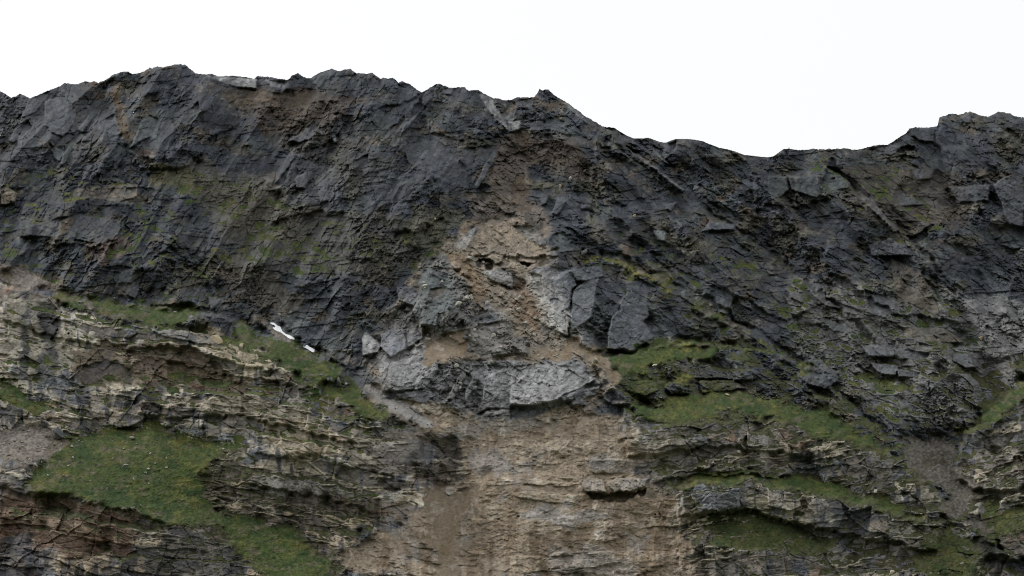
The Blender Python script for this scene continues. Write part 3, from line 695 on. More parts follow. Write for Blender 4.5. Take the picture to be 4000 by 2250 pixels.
for k, (sh, pts, bulge, gx, gy, sm, cn, tone) in enumerate(SLABS):
    P = Z(sh, pts)
    m = inside(P, 3.5, 2.5) if bulge >= 0 else (blur(inside(P, 12, 9), 2.5) + .35 * FRAY + .25 * fbm(U / 7, V / 6, 590, 2) > .5).astype(F)
    on = m > .5
    if not on.any():
        continue
    uc = sum(p[0] for p in P) / len(P)
    vc = sum(p[1] for p in P) / len(P)
    rise = 1.0
    if bulge > 0:       # a slab is flush along one edge and stands proud along the opposite one
        th = (math.pi / 2, math.pi / 2, 0.35, math.pi - .35, 2.2)[(k * 7 + 3) % 5]
        q = (U[on] - uc) * cos(th) + (V[on] - vc) * sin(th)
        rise = .15 + 1.25 * (q - q.min()) / max(1e-3, float(q.max() - q.min()))
    slab_h[on] = bulge * 1.35 * rise - gx * 1.5 * (U[on] - uc) - gy * (V[on] - vc)
    slab_s[on] = sm
    slab_k[on] = 1.0 if sh in (6, 10, 11) else .25
    ww = .8 if sh <= 8 or (sh == 11 and k_face(pts)) else .5
    if cn == OCHRE:
        ww = .42
    sm = sm if ww > .55 else sm * .6
    if sh == 8:
        bulge, tone = bulge * .6, tone * .78
    if sh in (6, 7, 10, 11):
        tone = tone * (1.3 if sh in (6, 11) and cn in (GREY, GREEN, PALE) else 1.1)
        sm, bulge = sm * (.5 if sh == 6 else .72), bulge * (.75 if bulge > 0 else 1)
    slab_w[on] = ww
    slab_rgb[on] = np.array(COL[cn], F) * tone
slab_w = blur(slab_w, 1.6)
for c in range(3):
    slab_rgb[..., c] = blur(slab_rgb[..., c], 1.6)
    # the blurred colour is premultiplied by presence: undo it with the same blurred presence
pres = blur((slab_s > 0).astype(F), 1.6)
slab_rgb = slab_rgb / np.maximum(pres, .02)[..., None]
slab_s = blur(slab_s, 1.2)
slab_h = blur(slab_h, 1.0)
slab_k = blur(slab_k, 2.0)

cover = np.clip(np.maximum(g_zone * .95, np.maximum(scree, fan * .8)), 0, 1)
rock_amt = 1 - cover
inslab = slab_s
cover = blur(cover, 3.5)
rock_amt = 1 - cover
REL = R + rough * rock_amt * (1 - inslab) + slab_h * (1 - .8 * cover) + inslab * (0.2 * b5 + 0.15 * b6 + 3.0 * butt + 1.6 * T1 + .8 * T2 + .5 * T3 + .3 * Dk)
REL = REL + rock_amt * 0.16 * fbm(U / 5, V / 4, 560, 2, .6)
REL = REL + rock_amt * inslab * slab_k * (2.4 * T2 + 2.2 * T3 + 1.3 * Dk + .9 * Dm + .5 * b5)
# long cracks on the smooth faces
ck, ce, cc = blocks(46, 30, 35, 600, 1.0, .3)
REL = REL - inslab * rock_amt * 0.9 * np.exp(-(ce / .035) ** 2) + inslab * 1.2 * ck
hum = fbm(U / 22, V / 10, 620, 4, .6)
REL = REL + cover * (1.1 * hum + .5 * fbm(U / 7, V / 4, 630, 3, .6)) + g_zone * .5 * np.abs(fbm(U / 5, V / 3, 640, 2))
stones, se, sc_ = blocks(6, 4.4, 0, 650, 1.2, .1)
REL = REL + scree * .55 * stones + fan * .15 * stones

# ------------------------------------------------------------------ chart -> ground
TH = tan(HFOV / 2)


def ray(u, v):
    xc = (u - 1288.0) / 1288.0 * TH
    yc = (724.5 - v) / 1288.0 * TH
    return xc, cos(PITCH) - yc * sin(PITCH), sin(PITCH) + yc * cos(PITCH)


def base_depth(u, v):
    """where the sight line meets the mean slope of the mountain"""
    A = radians(57.0)
    rx, ry, rz = ray(u, v)
    y0, z0 = 720.0, 160.0
    return ((-y0 * sin(A) + (z0 - EYE[2]) * cos(A)) / (-ry * sin(A) + rz * cos(A)))


VV = np.maximum(V, sky_v[None, :])
above = np.maximum(0, sky_v[None, :] - V)
jrow = np.clip(np.ceil((sky_v - V0) / STEP).astype(int), 0, NR - 1)
REL = np.where(V < sky_v[None, :], REL[jrow, np.arange(NC)][None, :], REL)
t = base_depth(U, VV) - REL
rx, ry, rz = ray(U, VV)
X = EYE[0] + rx * t
Y = EYE[1] + ry * t + above * PX * 1.6
Zm = EYE[2] + rz * t - above * PX * 0.9 + above * PX * .25 * fbm(U / 12, V / 12, 690, 2)
POS = np.stack([X, Y, Zm], -1).astype(F)


def ground(u, v):
    """point of the finished slope at a chart position, and how far away it lies"""
    i = min(NC - 1, max(0, int(round((u - U0) / STEP))))
    j = min(NR - 1, max(0, int(round((v - V0) / STEP))))
    return POS[j, i].copy()


du = np.gradient(POS, axis=1)
dv = np.gradient(POS, axis=0)
NRM = np.cross(du, -dv)
NRM /= np.maximum(1e-6, np.linalg.norm(NRM, axis=-1, keepdims=True))
if NRM[..., 1].mean() > 0:
    NRM = -NRM
upness = blur(NRM[..., 2], 1.8)

# turf also takes hold on the flatter steps of the mossy stretches
veg_n = fbm(U / 26, V / 16, 700, 4, .6)
moss = sstep(.34, .60, upness + .42 * veg_n + .36 * (mossy - .75)) * sstep(.05, .4, mossy) * (1 - debris) * (1 - .8 * (slab_w > .5))
tuft = fbm(U / 13, V / 6, 720, 4, .65)
thin = fbm(U / 4.5, V / 2.6, 730, 3, .6)
gb = blur(g_zone, 12)
gz = sstep(.40, .60, gb * 1.25 - .02 + (.85 * tuft + .75 * veg_n + .6 * thin) * np.clip(.85 + 2.0 * gb * (1 - gb), 0, 1.25)) * sstep(.03, .2, gb)
turf = np.clip(np.maximum(gz, moss * .85), 0, 1) * (1 - .9 * scree) * (1 - .9 * fan)

# ------------------------------------------------------------------ mineral and plant colours
def c3(*a):
    return np.array(a, F)


def mixc(a, b, w):
    return a * (1 - w[..., None]) + b * w[..., None]


n1 = fbm(U / 120, V / 90, 800, 4, .55)
n2 = fbm(U / 34, V / 20, 810, 4, .6)
n3 = fbm(U / 9, V / 6, 820, 3, .6)
n4 = fbm(U / 15, V / 60, 830, 3, .6)        # runs of water down the face
n5 = fbm(U / 55, V / 34, 835, 5, .62)
n6 = fbm(U / 70, V / 45, 837, 5, .62)
rgb = np.broadcast_to(c3(.045, .050, .060), (NR, NC, 3)).copy()
rgb = mixc(rgb, c3(.070, .079, .081), sstep(0, .5, fbm(U / 45, V / 45, 838, 3)) * .8)
rgb = mixc(rgb, c3(.092, .075, .054), sstep(.0, .4, n5 + .25 * n2) * .75 * (.35 + .65 * patch))
rgb = mixc(rgb, c3(.058, .057, .034), sstep(.02, .40, n6 - .2 * n2) * .6 * (.3 + .7 * patch))
rgb = mixc(rgb, c3(.14, .080, .045), sstep(.40, .70, n5 * .8 - .5 * n6) * .5)
rgb = mixc(rgb, c3(.145, .135, .115), sstep(.28, .6, n3 * .6 + .7 * n5 + .15 * n6) * .6)
rgb = rgb * (0.70 + .6 * Cm)[..., None] * (0.84 + .32 * c5)[..., None] * (.86 + .28 * Ck)[..., None] * (.9 + .2 * C0)[..., None]
# middle and right hand rock is paler and browner further down
lowr = sstep(620, 860, V) * (1 - strata)
rgb = mixc(rgb, rgb * 1.45 + c3(.010, .009, .005), lowr)

st = np.broadcast_to(c3(.120, .108, .092), (NR, NC, 3)).copy()
st = mixc(st, c3(.34, .295, .225), np.clip(hard * (.75 + .5 * n5), 0, 1))
st = mixc(st, c3(.105, .108, .114), sstep(.05, .42, .85 * n6))
st = mixc(st, c3(.235, .235, .23), sstep(.08, .4, -.8 * n6 + .2 * n2) * hard * .7)
st = mixc(st, c3(.17, .105, .068), sstep(.22, .6, .8 * fbm(U / 80, V / 40, 870, 4, .6) - .2 * lay) * .7)
st = mixc(st, c3(.050, .052, .060), sstep(.18, .46, n4 + .35 * n1) * .8)
st = st * (0.76 + .48 * d2)[..., None] * (0.78 + .44 * d3)[..., None] * (.80 + .4 * d1)[..., None] * 1.65
st = np.where((U > 1500)[..., None], st * .88, st)
brown_low = blur(inside([(420, 1130), (880, 1220), (1000, 1290), (860, 1460), (-240, 1460), (-240, 1240), (60, 1235), (400, 1310)], 20, 8), 14)
st = mixc(st, st * c3(.72, .66, .60), brown_low * .8)
rgb = mixc(rgb, st, strata)

db = np.broadcast_to(c3(.245, .200, .152), (NR, NC, 3)).copy()
db = mixc(db, c3(.36, .32, .27), sstep(.0, .5, n2 + .4 * n3))
db = mixc(db, c3(.165, .162, .160), sstep(.05, .45, .7 * n6 + .5 * n3))
db = mixc(db, c3(.18, .122, .080), sstep(.2, .6, fbm(U / 45, V / 30, 880, 4)) * .6)
db = mixc(db, c3(.42, .41, .39), sstep(.35, .65, n3 * .7 + .4 * n5) * .7)
dl = np.broadcast_to(c3(.25, .205, .158), (NR, NC, 3)).copy()
dl = mixc(dl, c3(.33, .285, .23), hard * sstep(-.3, .4, n5) * .65)
dl = mixc(dl, c3(.205, .198, .190), sstep(.08, .4, n6 + .25 * n3) * .7)
dl = mixc(dl, c3(.40, .375, .335), sstep(.22, .5, .55 * n3 + .35 * n5 + .3 * lay) * .65)
dl = mixc(dl, c3(.14, .118, .095), sstep(.25, .5, -.55 * n3 - .35 * lay) * .55)
dl = mixc(dl, c3(.150, .112, .076), sstep(-.02, .3, fbm(U / 26, V / 170, 885, 4, .6) + .2 * n1) * .75)
db = mixc(db * (0.70 + .56 * Cm)[..., None], dl * (.86 + .2 * d1 + .1 * d2 + .06 * d3)[..., None], lowd)
db = db * (0.86 + .28 * c5)[..., None]
halo = blur(debris, 38)
rgb = mixc(rgb, rgb * .5 + c3(.15, .118, .085), np.clip(halo * (1 - debris) * 1.3 * sstep(-.4, .5, n5 + .4 * FRAY), 0, .8) * sstep(700, 900, V))
db = db * c3(1.04, 1.03, 1.0)
rgb = mixc(rgb, db, np.clip(debris * (.95 + .3 * n2), 0, 1))

TINTS = [(ribbon(l_, 9, 9), c_, .7) for l_, c_ in (
    ([(1500, 345), (1716, 498), (1956, 660), (2190, 870)], (.135, .128, .09)),
    ([(2085, 415), (2238, 556), (2400, 760)], (.15, .145, .115)),
    ([(1325, 442), (1496, 556), (1655, 680), (1895, 842)], (.115, .112, .075)),
    ([(660, 560), (760, 640), (860, 700)], (.12, .112, .08)))] + [(d_, (.185, .142, .098), .75) for d_ in DUST] + [
    ([(1240, 335), (1330, 335), (1350, 480), (1290, 530), (1235, 500)], (.125, .098, .072), .6),
    ([(440, 400), (700, 470), (900, 540), (1130, 565), (1130, 640), (900, 690), (700, 680), (540, 600)], (.105, .100, .080), .5),
    ([(560, 620), (700, 680), (760, 780), (700, 790), (560, 720)], (.125, .108, .08), .55),
    ([(1960, 690), (2300, 720), (2600, 760), (2600, 940), (2420, 1080), (2250, 1060), (2000, 880)], (.175, .175, .165), .7),
    ([(700, 230), (800, 240), (1000, 420), (900, 500), (720, 380)], (.082, .076, .066), .45),
    ([(0, 250), (180, 220), (290, 330), (200, 400), (0, 420)], (.098, .102, .108), .45),
    ([(700, 400), (850, 420), (860, 520), (700, 520)], (.092, .096, .102), .5),
    ([(1130, 610), (1250, 540), (1395, 630), (1420, 760), (1460, 860), (1565, 985), (1330, 1045), (1100, 1000), (950, 985), (915, 930), (1000, 740)], (.25, .218, .18), .62),
    (SOUND[0], (.215, .218, .218), .9),
    (SOUND[1], (.125, .130, .126), .7),
    (SOUND[2], (.19, .182, .17), .7),
    (SOUND[3], (.19, .195, .195), .7),
    (SOUND[4], (.215, .205, .19), .7),
    ([(1130, 905), (1150, 900), (1170, 960), (1150, 1010), (1120, 1010)], (.085, .08, .075), .8),
    ([(1290, 985), (1400, 960), (1500, 950), (1500, 985), (1400, 1010), (1290, 1030)], (.25, .25, .235), .6),
    ([(490, 1180), (550, 1160), (590, 1250), (580, 1340), (550, 1385), (525, 1300)], (.105, .092, .065), .85),
    ([(470, 1100), (620, 1130), (600, 1200), (520, 1230)], (.085, .082, .05), .7),
    ([(480, 832), (560, 832), (650, 878), (700, 928), (600, 908), (520, 872)], (.37, .31, .22), .85),
    ([(0, 735), (100, 755), (175, 830), (185, 900), (120, 965), (60, 965), (0, 880)], (.29, .26, .205), .8),
    ([(400, 1000), (620, 1000), (760, 1020), (820, 1060), (700, 1065), (520, 1042)], (.31, .265, .195), .7),
    ([(650, 1040), (780, 1060), (880, 1090), (905, 1135), (800, 1155), (660, 1112)], (.32, .265, .185), .7),
    ([(860, 1090), (980, 1110), (1010, 1200), (900, 1180)], (.25, .22, .175), .6),
    ([(600, 1200), (720, 1185), (860, 1215), (930, 1260), (760, 1240), (620, 1240)], (.25, .24, .21), .7),
    ([(58, 735), (82, 740), (72, 965), (48, 960)], (.055, .058, .066), .85),
    ([(112, 760), (152, 785), (132, 965), (90, 965)], (.055, .058, .066), .85),
    ([(345, 960), (400, 975), (395, 1050), (355, 1045)], (.05, .052, .058), .8),
    ([(165, 885), (330, 855), (470, 878), (610, 930), (660, 985), (400, 965), (200, 965)], (.115, .082, .055), .75),
    ([(430, 1320), (640, 1385), (620, 1470), (340, 1470)], (.10, .102, .105), .7),
    ([(0, 1235), (200, 1260), (340, 1305), (330, 1400), (100, 1385), (0, 1330)], (.125, .075, .048), .7),
    ([(20, 1350), (90, 1340), (80, 1470), (0, 1470)], (.045, .046, .052), .75),
    ([(1865, 1058), (1990, 1088), (2030, 1145), (1900, 1155), (1855, 1110)], (.26, .235, .195), .8),
    ([(1580, 1100), (1720, 1070), (1765, 1140), (1640, 1172)], (.24, .215, .175), .7),
    ([(1950, 1090), (2030, 1100), (2040, 1150), (1970, 1150)], (.22, .14, .09), .5),
    ([(1735, 1218), (1870, 1205), (1885, 1292), (1748, 1296)], (.15, .158, .168), .8),
    ([(2080, 1250), (2180, 1255), (2200, 1340), (2100, 1345)], (.072, .078, .088), .8),
    ([(2200, 1250), (2330, 1290), (2360, 1390), (2230, 1340)], (.22, .205, .175), .6),
    ([(1640, 1180), (1980, 1160), (2000, 1205), (1700, 1215)], (.17, .16, .14), .6),
    ([(2480, 1150), (2600, 1100), (2600, 1250), (2480, 1260)], (.19, .17, .14), .6),
    ([(1365, 1390), (1480, 1372), (1590, 1400), (1610, 1450), (1400, 1455)], (.27, .255, .24), .5),
    ([(1285, 1290), (1420, 1278), (1525, 1300), (1440, 1335)], (.27, .26, .25), .7),
    ([(1180, 1110), (1260, 1130), (1300, 1200), (1190, 1200)], (.23, .215, .205), .7),
    ([(1150, 1010), (1330, 1040), (1450, 1060), (1250, 1090)], (.20, .19, .175), .6),
    ([(1000, 770), (1060, 740), (1060, 900), (960, 940), (940, 880)], (.26, .25, .235), .7),
    ([(1330, 690), (1400, 690), (1460, 850), (1400, 840), (1340, 780)], (.36, .35, .325), .75),
    ([(1120, 640), (1170, 640), (1240, 760), (1180, 760)], (.26, .19, .125), .7),
    ([(1190, 880), (1330, 880), (1400, 900), (1240, 905)], (.16, .14, .115), .6),
    ([(1290, 700), (1350, 740), (1360, 830), (1290, 810)], (.17, .11, .07), .6),
    ([(600, 215), (780, 225), (900, 260), (820, 320), (660, 335)], (.085, .060, .042), .5),
    ([(290, 215), (305, 215), (310, 250), (330, 330), (318, 380), (300, 320), (280, 250)], (.15, .105, .058), .55),
    ([(500, 440), (700, 480), (740, 590), (600, 590), (520, 520)], (.11, .096, .07), .55),
    ([(380, 400), (470, 420), (500, 470), (380, 460)], (.125, .115, .055), .6),
    ([(2130, 420), (2420, 440), (2440, 560), (2250, 600), (2100, 500)], (.072, .058, .042), .55),
    ([(1300, 335), (1440, 340), (1500, 420), (1400, 450), (1320, 400)], (.08, .060, .044), .5),
    ([(2000, 690), (2330, 760), (2420, 900), (2200, 960), (2050, 830)], (.125, .122, .115), .5),
    ([(0, 665), (130, 690), (180, 740), (60, 735), (0, 705)], (.17, .135, .10), .8),
    ([(1180, 480), (1330, 480), (1390, 600), (1190, 570)], (.17, .14, .11), .55),
    ([(1040, 510), (1180, 540), (1120, 620), (1000, 620)], (.12, .115, .075), .5),
    ([(200, 580), (330, 590), (330, 650), (200, 660)], (.11, .075, .055), .6),
]
for k, (pts, col, a) in enumerate(TINTS):
    w = blur(inside(pts, 26, 12), 7)
    w = sstep(.25, .85, w * 1.1 + .5 * FRAY * (w > .02)) * a * sstep(.02, .3, w)
    g_ = (0.7 + .32 * d2 + .3 * Cm) * (.82 + .36 * c5) * (1 + .2 * n4)
    rgb = mixc(rgb, np.array(col, F) * g_[..., None], w)
sw = np.clip(slab_w * (.45 + .62 * sstep(-.35, .25, .6 * n5 + .5 * n2 + .35 * n3)), 0, 1)
sl = slab_rgb * .88 * (0.84 + .3 * c5)[..., None] * (1 + .25 * n3 + .15 * n4 + .15 * n5)[..., None]
rgb = mixc(rgb, sl, sw)
rgb = rgb * (1 + .20 * n3)[..., None] * (.9 + .2 * c6)[..., None]

fa = np.broadcast_to(c3(.180, .145, .104), (NR, NC, 3)).copy()
fa = mixc(fa, c3(.25, .215, .172), sstep(.1, .6, n2 + .4 * n3))
fa = mixc(fa, c3(.15, .108, .066), sstep(.1, .6, fbm(U / 18, V / 70, 890, 3)) * .7)
chute = blur(inside(FAN[1], 6, 4), 5)
fa = mixc(fa, c3(.25, .24, .23), np.clip(chute * 1.2, 0, 1))
sr = np.broadcast_to(c3(.165, .146, .128), (NR, NC, 3)) * (.55 + .8 * sc_)[..., None]
sr = mixc(sr, sr * c3(.62, .60, .50), sstep(-.1, .4, n5))
sr = mixc(sr, sr * c3(.74, .76, .74), sstep(2000, 2200, U))
loose = np.clip(fan + scree, 0, 1)
lo = mixc(fa * (.85 + .3 * sc_)[..., None], sr, np.clip(scree / np.maximum(.05, fan + scree), 0, 1))
is_loose = sstep(.42, .58, loose + .3 * n3)

gr = np.broadcast_to(c3(.058, .082, .022), (NR, NC, 3)).copy()
gr = mixc(gr, c3(.105, .108, .030), sstep(-.1, .5, n2 + .4 * n1))
gr = mixc(gr, c3(.034, .062, .018), sstep(.05, .55, fbm(U / 40, V / 24, 900, 4)))
gr = mixc(gr, c3(.125, .108, .072), sstep(.12, .5, fbm(U / 30, V / 15, 910, 5, .65) + .2 * n3) * .75)
gr = mixc(gr, c3(.030, .040, .018), sstep(.25, .6, fbm(U / 16, V / 7, 915, 3, .65)) * .7)
yel = blur(np.maximum(inside(GRASS[12], 8, 4), np.maximum(inside(GRASS[6], 8, 4), inside([(1700, 858), (1760, 866), (1760, 890), (1715, 890)], 6, 4))), 4)
gr = mixc(gr, c3(.19, .175, .055), np.clip(yel, 0, 1) * sstep(-.3, .5, n3 + .2) * .8)
ol = sstep(.3, .9, mossy) * (1 - g_zone)
gr = mixc(gr, c3(.064, .065, .034), ol * .8)
gr = gr * .80 * (1 + .45 * n3)[..., None] * (.8 + .4 * c6)[..., None]
soil = blur(g_zone, 4) * (1 - turf)
rgb = mixc(rgb, c3(.095, .085, .060) * (.7 + .6 * Cm)[..., None], np.clip(soil, 0, 1) * .75)
rgb = mixc(rgb, gr * .95, np.clip(turf * 1.1, 0, 1) * .75)
rgb = mixc(rgb, lo, np.clip(loose, 0, 1) * .7)
rgb = np.clip(rgb * (1 - (1 - debris)[..., None] * (1 - c3(.97, .985, 1.03))), .012, .6)

# ------------------------------------------------------------------ materials


def surface(name, attr=None, base=(.2, .2, .2), nscale=1.0, contrast=.35, bump=.35, rough=.9, bscale=2.2):
    m = bpy.data.materials.new(name)
    m.use_nodes = True
    n, l = m.node_tree.nodes, m.node_tree.links
    n.clear()
    out = n.new('ShaderNodeOutputMaterial')
    bs = n.new('ShaderNodeBsdfPrincipled')
    bs.inputs['Roughness'].default_value = rough
    bs.inputs['Specular IOR Level'].default_value = .22
    l.new(bs.outputs[0], out.inputs['Surface'])
    tc = n.new('ShaderNodeTexCoord')
    if attr:
        col = n.new('ShaderNodeAttribute')
        col.attribute_name = attr
        col = col.outputs['Color']
    else:
        rgbn = n.new('ShaderNodeRGB')
        rgbn.outputs[0].default_value = (*base, 1)
        col = rgbn.outputs[0]
    nz = n.new('ShaderNodeTexNoise')
    nz.inputs['Scale'].default_value = nscale
    nz.inputs['Detail'].default_value = 6
    nz.inputs['Roughness'].default_value = .65
    l.new(tc.outputs['Object'], nz.inputs['Vector'])
    mr = n.new('ShaderNodeMapRange')
    mr.inputs['From Min'].default_value = .3
    mr.inputs['From Max'].default_value = .7
    mr.inputs['To Min'].default_value = 1 - contrast
    mr.inputs['To Max'].default_value = 1 + contrast
    l.new(nz.outputs['Fac'], mr.inputs['Value'])
    mx = n.new('ShaderNodeVectorMath')
    mx.operation = 'SCALE'
    l.new(col, mx.inputs[0])
    l.new(mr.outputs[0], mx.inputs['Scale'])
    l.new(mx.outputs[0], bs.inputs['Base Color'])
    nb = n.new('ShaderNodeTexNoise')
    nb.inputs['Scale'].default_value = bscale
    nb.inputs['Detail'].default_value = 5
    l.new(tc.outputs['Object'], nb.inputs['Vector'])
    bp = n.new('ShaderNodeBump')
    bp.inputs['Strength'].default_value = bump
    bp.inputs['Distance'].default_value = .5
    l.new(nb.outputs['Fac'], bp.inputs['Height'])
    l.new(bp.outputs[0], bs.inputs['Normal'])
    return m


M_ROCK = surface('fractured_rock', 'mineral', nscale=.55, contrast=.30, bump=.6, bscale=1.1)
M_GRASS = surface('alpine_turf', 'mineral', nscale=.9, contrast=.45, bump=.8, bscale=1.6, rough=1.0)
M_SCREE = surface('loose_scree', 'mineral', nscale=.8, contrast=.30, bump=.6, bscale=1.5)
M_SNOW = surface('old_snow', None, (.86, .87, .88), .5, .06, .3, .6)
M_STONE_PALE = surface('pale_stone', None, (.40, .385, .34), .9, .3, .5)
M_STONE_TAN = surface('tan_stone', None, (.42, .345, .235), .6, .25, .5)
M_STONE_GREY = surface('grey_stone', None, (.135, .14, .145), .7, .3, .5)
M_STONE_WARM = surface('brown_stone', None, (.24, .19, .14), .7, .3, .5)
M_VALLEY = surface('valley_turf', None, (.06, .085, .03), .15, .4, .4)

# ------------------------------------------------------------------ build the slope as three sheets that share their edges
keep_v = above < 70
fk = keep_v[:-1, :-1] & keep_v[1:, 1:] & keep_v[:-1, 1:] & keep_v[1:, :-1]
front = V[:-1, :-1] >= sky_v[None, :-1]


def cell(a):
    return (a[:-1, :-1] + a[1:, 1:] + a[:-1, 1:] + a[1:, :-1]) * .25


ct = cell(turf + .25 * n3 * (turf > .05))
cl = cell(is_loose)
k_gr = fk & front & (ct > .5)
k_sc = fk & front & ~k_gr & (cl > .5)
k_ro = fk & ~k_gr & ~k_sc
idx = np.arange(NR * NC).reshape(NR, NC)
quads = np.stack([idx[1:, :-1], idx[1:, 1:], idx[:-1, 1:], idx[:-1, :-1]], -1)


def sheet(name, mask, colours, mat, kind):
    q = quads[mask]
    used, inv = np.unique(q, return_inverse=True)
    co = POS.reshape(-1, 3)[used]
    cc = colours.reshape(-1, 3)[used]
    me = bpy.data.meshes.new(name)
    nf = len(q)
    me.vertices.add(len(used))
    me.vertices.foreach_set('co', co.ravel())
    me.loops.add(nf * 4)
    me.loops.foreach_set('vertex_index', inv.astype(np.int32).ravel())
    me.polygons.add(nf)
    me.polygons.foreach_set('loop_start', np.arange(0, nf * 4, 4, dtype=np.int32))
    a = me.color_attributes.new('mineral', 'FLOAT_COLOR', 'POINT')
    a.data.foreach_set('color', np.concatenate([cc, np.ones((len(cc), 1), F)], 1).astype(F).ravel())
    me.update(calc_edges=True)
    me.materials.append(mat)
    o = bpy.data.objects.new(name, me)
    scene.collection.objects.link(o)
    o['kind'] = kind
    return o


mountain = sheet('mountain', k_ro, rgb, M_ROCK, 'structure')
mountain['label'] = 'dark fractured rock face rising to a jagged skyline over pale layered cliffs'
grass = sheet('grass', k_gr, gr, M_GRASS, 'stuff')
grass['label'] = 'green and olive alpine turf on the ledges and mounds of the cliffs'
gravel = sheet('scree', k_sc, lo, M_SCREE, 'stuff')
gravel['label'] = 'loose brown and grey scree lying in the gullies below the rockfall scar'

# the valley floor in front of the mountain, out to the horizon
vm = bpy.data.meshes.new('ground')
gx_ = np.linspace(-9000, 9000, 61)
gy_ = np.concatenate([np.linspace(-9000, -200, 20), np.linspace(-150, 640, 30), np.linspace(700, 9000, 14)])
vv, ff = [], []
for j, yy in enumerate(gy_):
    for i, xx in enumerate(gx_):
        zz = 0.0
        if yy > 120:
            zz = (min(yy, 900) - 120) * .2 - 8 if False else max(0.0, (min(yy, 700) - 120)) * .19
        if yy > 700:
            zz = 110 - (yy - 700) * .05
        vv.append((xx, yy, zz))
nx_ = len(gx_)
for j in range(len(gy_) - 1):
    for i in range(nx_ - 1):
        ff.append((j * nx_ + i, j * nx_ + i + 1, (j + 1) * nx_ + i + 1, (j + 1) * nx_ + i))
vm.from_pydata(vv, [], ff)
vm.materials.append(M_VALLEY)
vo = bpy.data.objects.new('ground', vm)
scene.collection.objects.link(vo)
vo['kind'] = 'structure'

# ------------------------------------------------------------------ snow patches lying on the slope


def tag(o, label, cat, group=None):
    o['label'] = label
    o['category'] = cat
    if group:
        o['group'] = group
    return o


def snow_patch(outline, label, group=None, thick=.55):
    """a bank of old snow: top surface follows the ground, edges taper down to it"""
    m = inside(outline, 0, 1.2)
    mm = blur(m, 1.6)
    jj, ii = np.where(mm > .36)
    j0, j1, i0, i1 = jj.min(), jj.max() + 1, ii.min(), ii.max() + 1
    sub = mm[j0:j1 + 1, i0:i1 + 1]
    n = NRM[j0:j1 + 1, i0:i1 + 1]
    ground_s = np.stack([blur(POS[..., c], 5)[j0:j1 + 1, i0:i1 + 1] for c in range(3)], -1)
    view = ground_s - EYE
    view = view / np.linalg.norm(view, axis=-1, keepdims=True)
    h = (sstep(.36, .8, sub) * thick + .05)
    lift = .45
    top = ground_s - view * (h * 1.6 + lift)[..., None]
    bot = ground_s + view * 2.0
    a, b = sub.shape
    ok = sub > .36
    fm = ok[:-1, :-1] & ok[1:, 1:] & ok[:-1, 1:] & ok[1:, :-1]
    verts = np.concatenate([top.reshape(-1, 3), bot.reshape(-1, 3)])
    N = a * b
    ix = np.arange(N).reshape(a, b)
    faces = []
    edges = {}
    for j in range(a - 1):
        for i in range(b - 1):
            if fm[j, i]:
                q = (ix[j + 1, i], ix[j + 1, i + 1], ix[j, i + 1], ix[j, i])
                faces.append(tuple(int(k) for k in q))
                faces.append(tuple(int(k) + N for k in q[::-1]))
                for k in range(4):
                    e = (q[k], q[(k + 1) % 4])
                    edges[e] = edges.get(e, 0) + 1
    for (p, q) in list(edges):
        if (q, p) not in edges:
            faces.append((int(q), int(p), int(p) + N, int(q) + N))
    used = sorted({k for f in faces for k in f})
    rm = {k: n_ for n_, k in enumerate(used)}
    c = verts[used].mean(0)
    me = bpy.data.meshes.new('snow_patch')
    me.from_pydata([tuple(verts[k] - c) for k in used], [], [tuple(rm[k] for k in f) for f in faces])
    for p in me.polygons:
        p.use_smooth = True
    me.materials.append(M_SNOW)
    o = bpy.data.objects.new('snow_patch', me)
    scene.collection.objects.link(o)
    o.location = c
    return tag(o, label, 'snow', group)


SNOW1 = Z(6, [(128, 1108), (165, 1104), (205, 1135), (236, 1150), (246, 1190), (285, 1215), (330, 1232), (374, 1265), (350, 1276), (310, 1262), (270, 1232),
              (235, 1205), (190, 1190), (155, 1165), (160, 1155), (190, 1160), (175, 1138), (135, 1125)])
SNOW2 = Z(6, [(444, 1333), (455, 1315), (490, 1325), (520, 1345), (552, 1355), (558, 1385), (545, 1398), (510, 1380), (475, 1355), (440, 1342)])
snow_patch(SNOW1, 'long notched white snow patch in the gully, upper and larger of the two', 'snow patches in the left gully')
snow_patch(SNOW2, 'short white snow patch in the gully, lower and smaller of the two', 'snow patches in the left gully')

# ------------------------------------------------------------------ boulders and stones


def stone_mesh(name, seed, mat, flat=.75, cuts=16, r=(1, 1, 1)):
    """an angular stone: a fine ball cut by random planes, then roughened"""
    import bmesh
    bm = bmesh.new()
    bmesh.ops.create_icosphere(bm, subdivisions=4, radius=1.0)
    rr = random.Random(seed)
    planes = []
    for k in range(cuts):
        v = np.array([rr.gauss(0, 1), rr.gauss(0, 1), rr.gauss(0, 1)])
        v /= np.linalg.norm(v)
        planes.append((v, rr.uniform(.42, .80)))
    ph = [rr.uniform(0, 6) for _ in range(6)]
    for v in bm.verts:
        p = np.array(v.co)
        for n, d in planes:
            s = p.dot(n)
            if s > d:
                p = p - n * (s - d)
        w = .035 * (sin(7 * p[0] + ph[0]) * sin(6 * p[1] + ph[1]) + sin(11 * p[2] + ph[2]) * sin(9 * p[0] + ph[3]))
        p = p * (1 + w)
        v.co = (p[0] * r[0], p[1] * r[1], p[2] * r[2] * flat)
    me = bpy.data.meshes.new(name)
    bm.to_mesh(me)
    bm.free()
    me.materials.append(mat)
    return me


PROTO = {}
for nm, mat in (('pale', M_STONE_PALE), ('tan', M_STONE_TAN), ('grey', M_STONE_GREY), ('brown', M_STONE_WARM)):
    PROTO[nm] = [stone_mesh('boulder', 40 + 7 * k + len(nm), mat, .7 + .06 * k, 10 + k, (1.0, .8 + .05 * k, 1.0)) for k in range(4)]


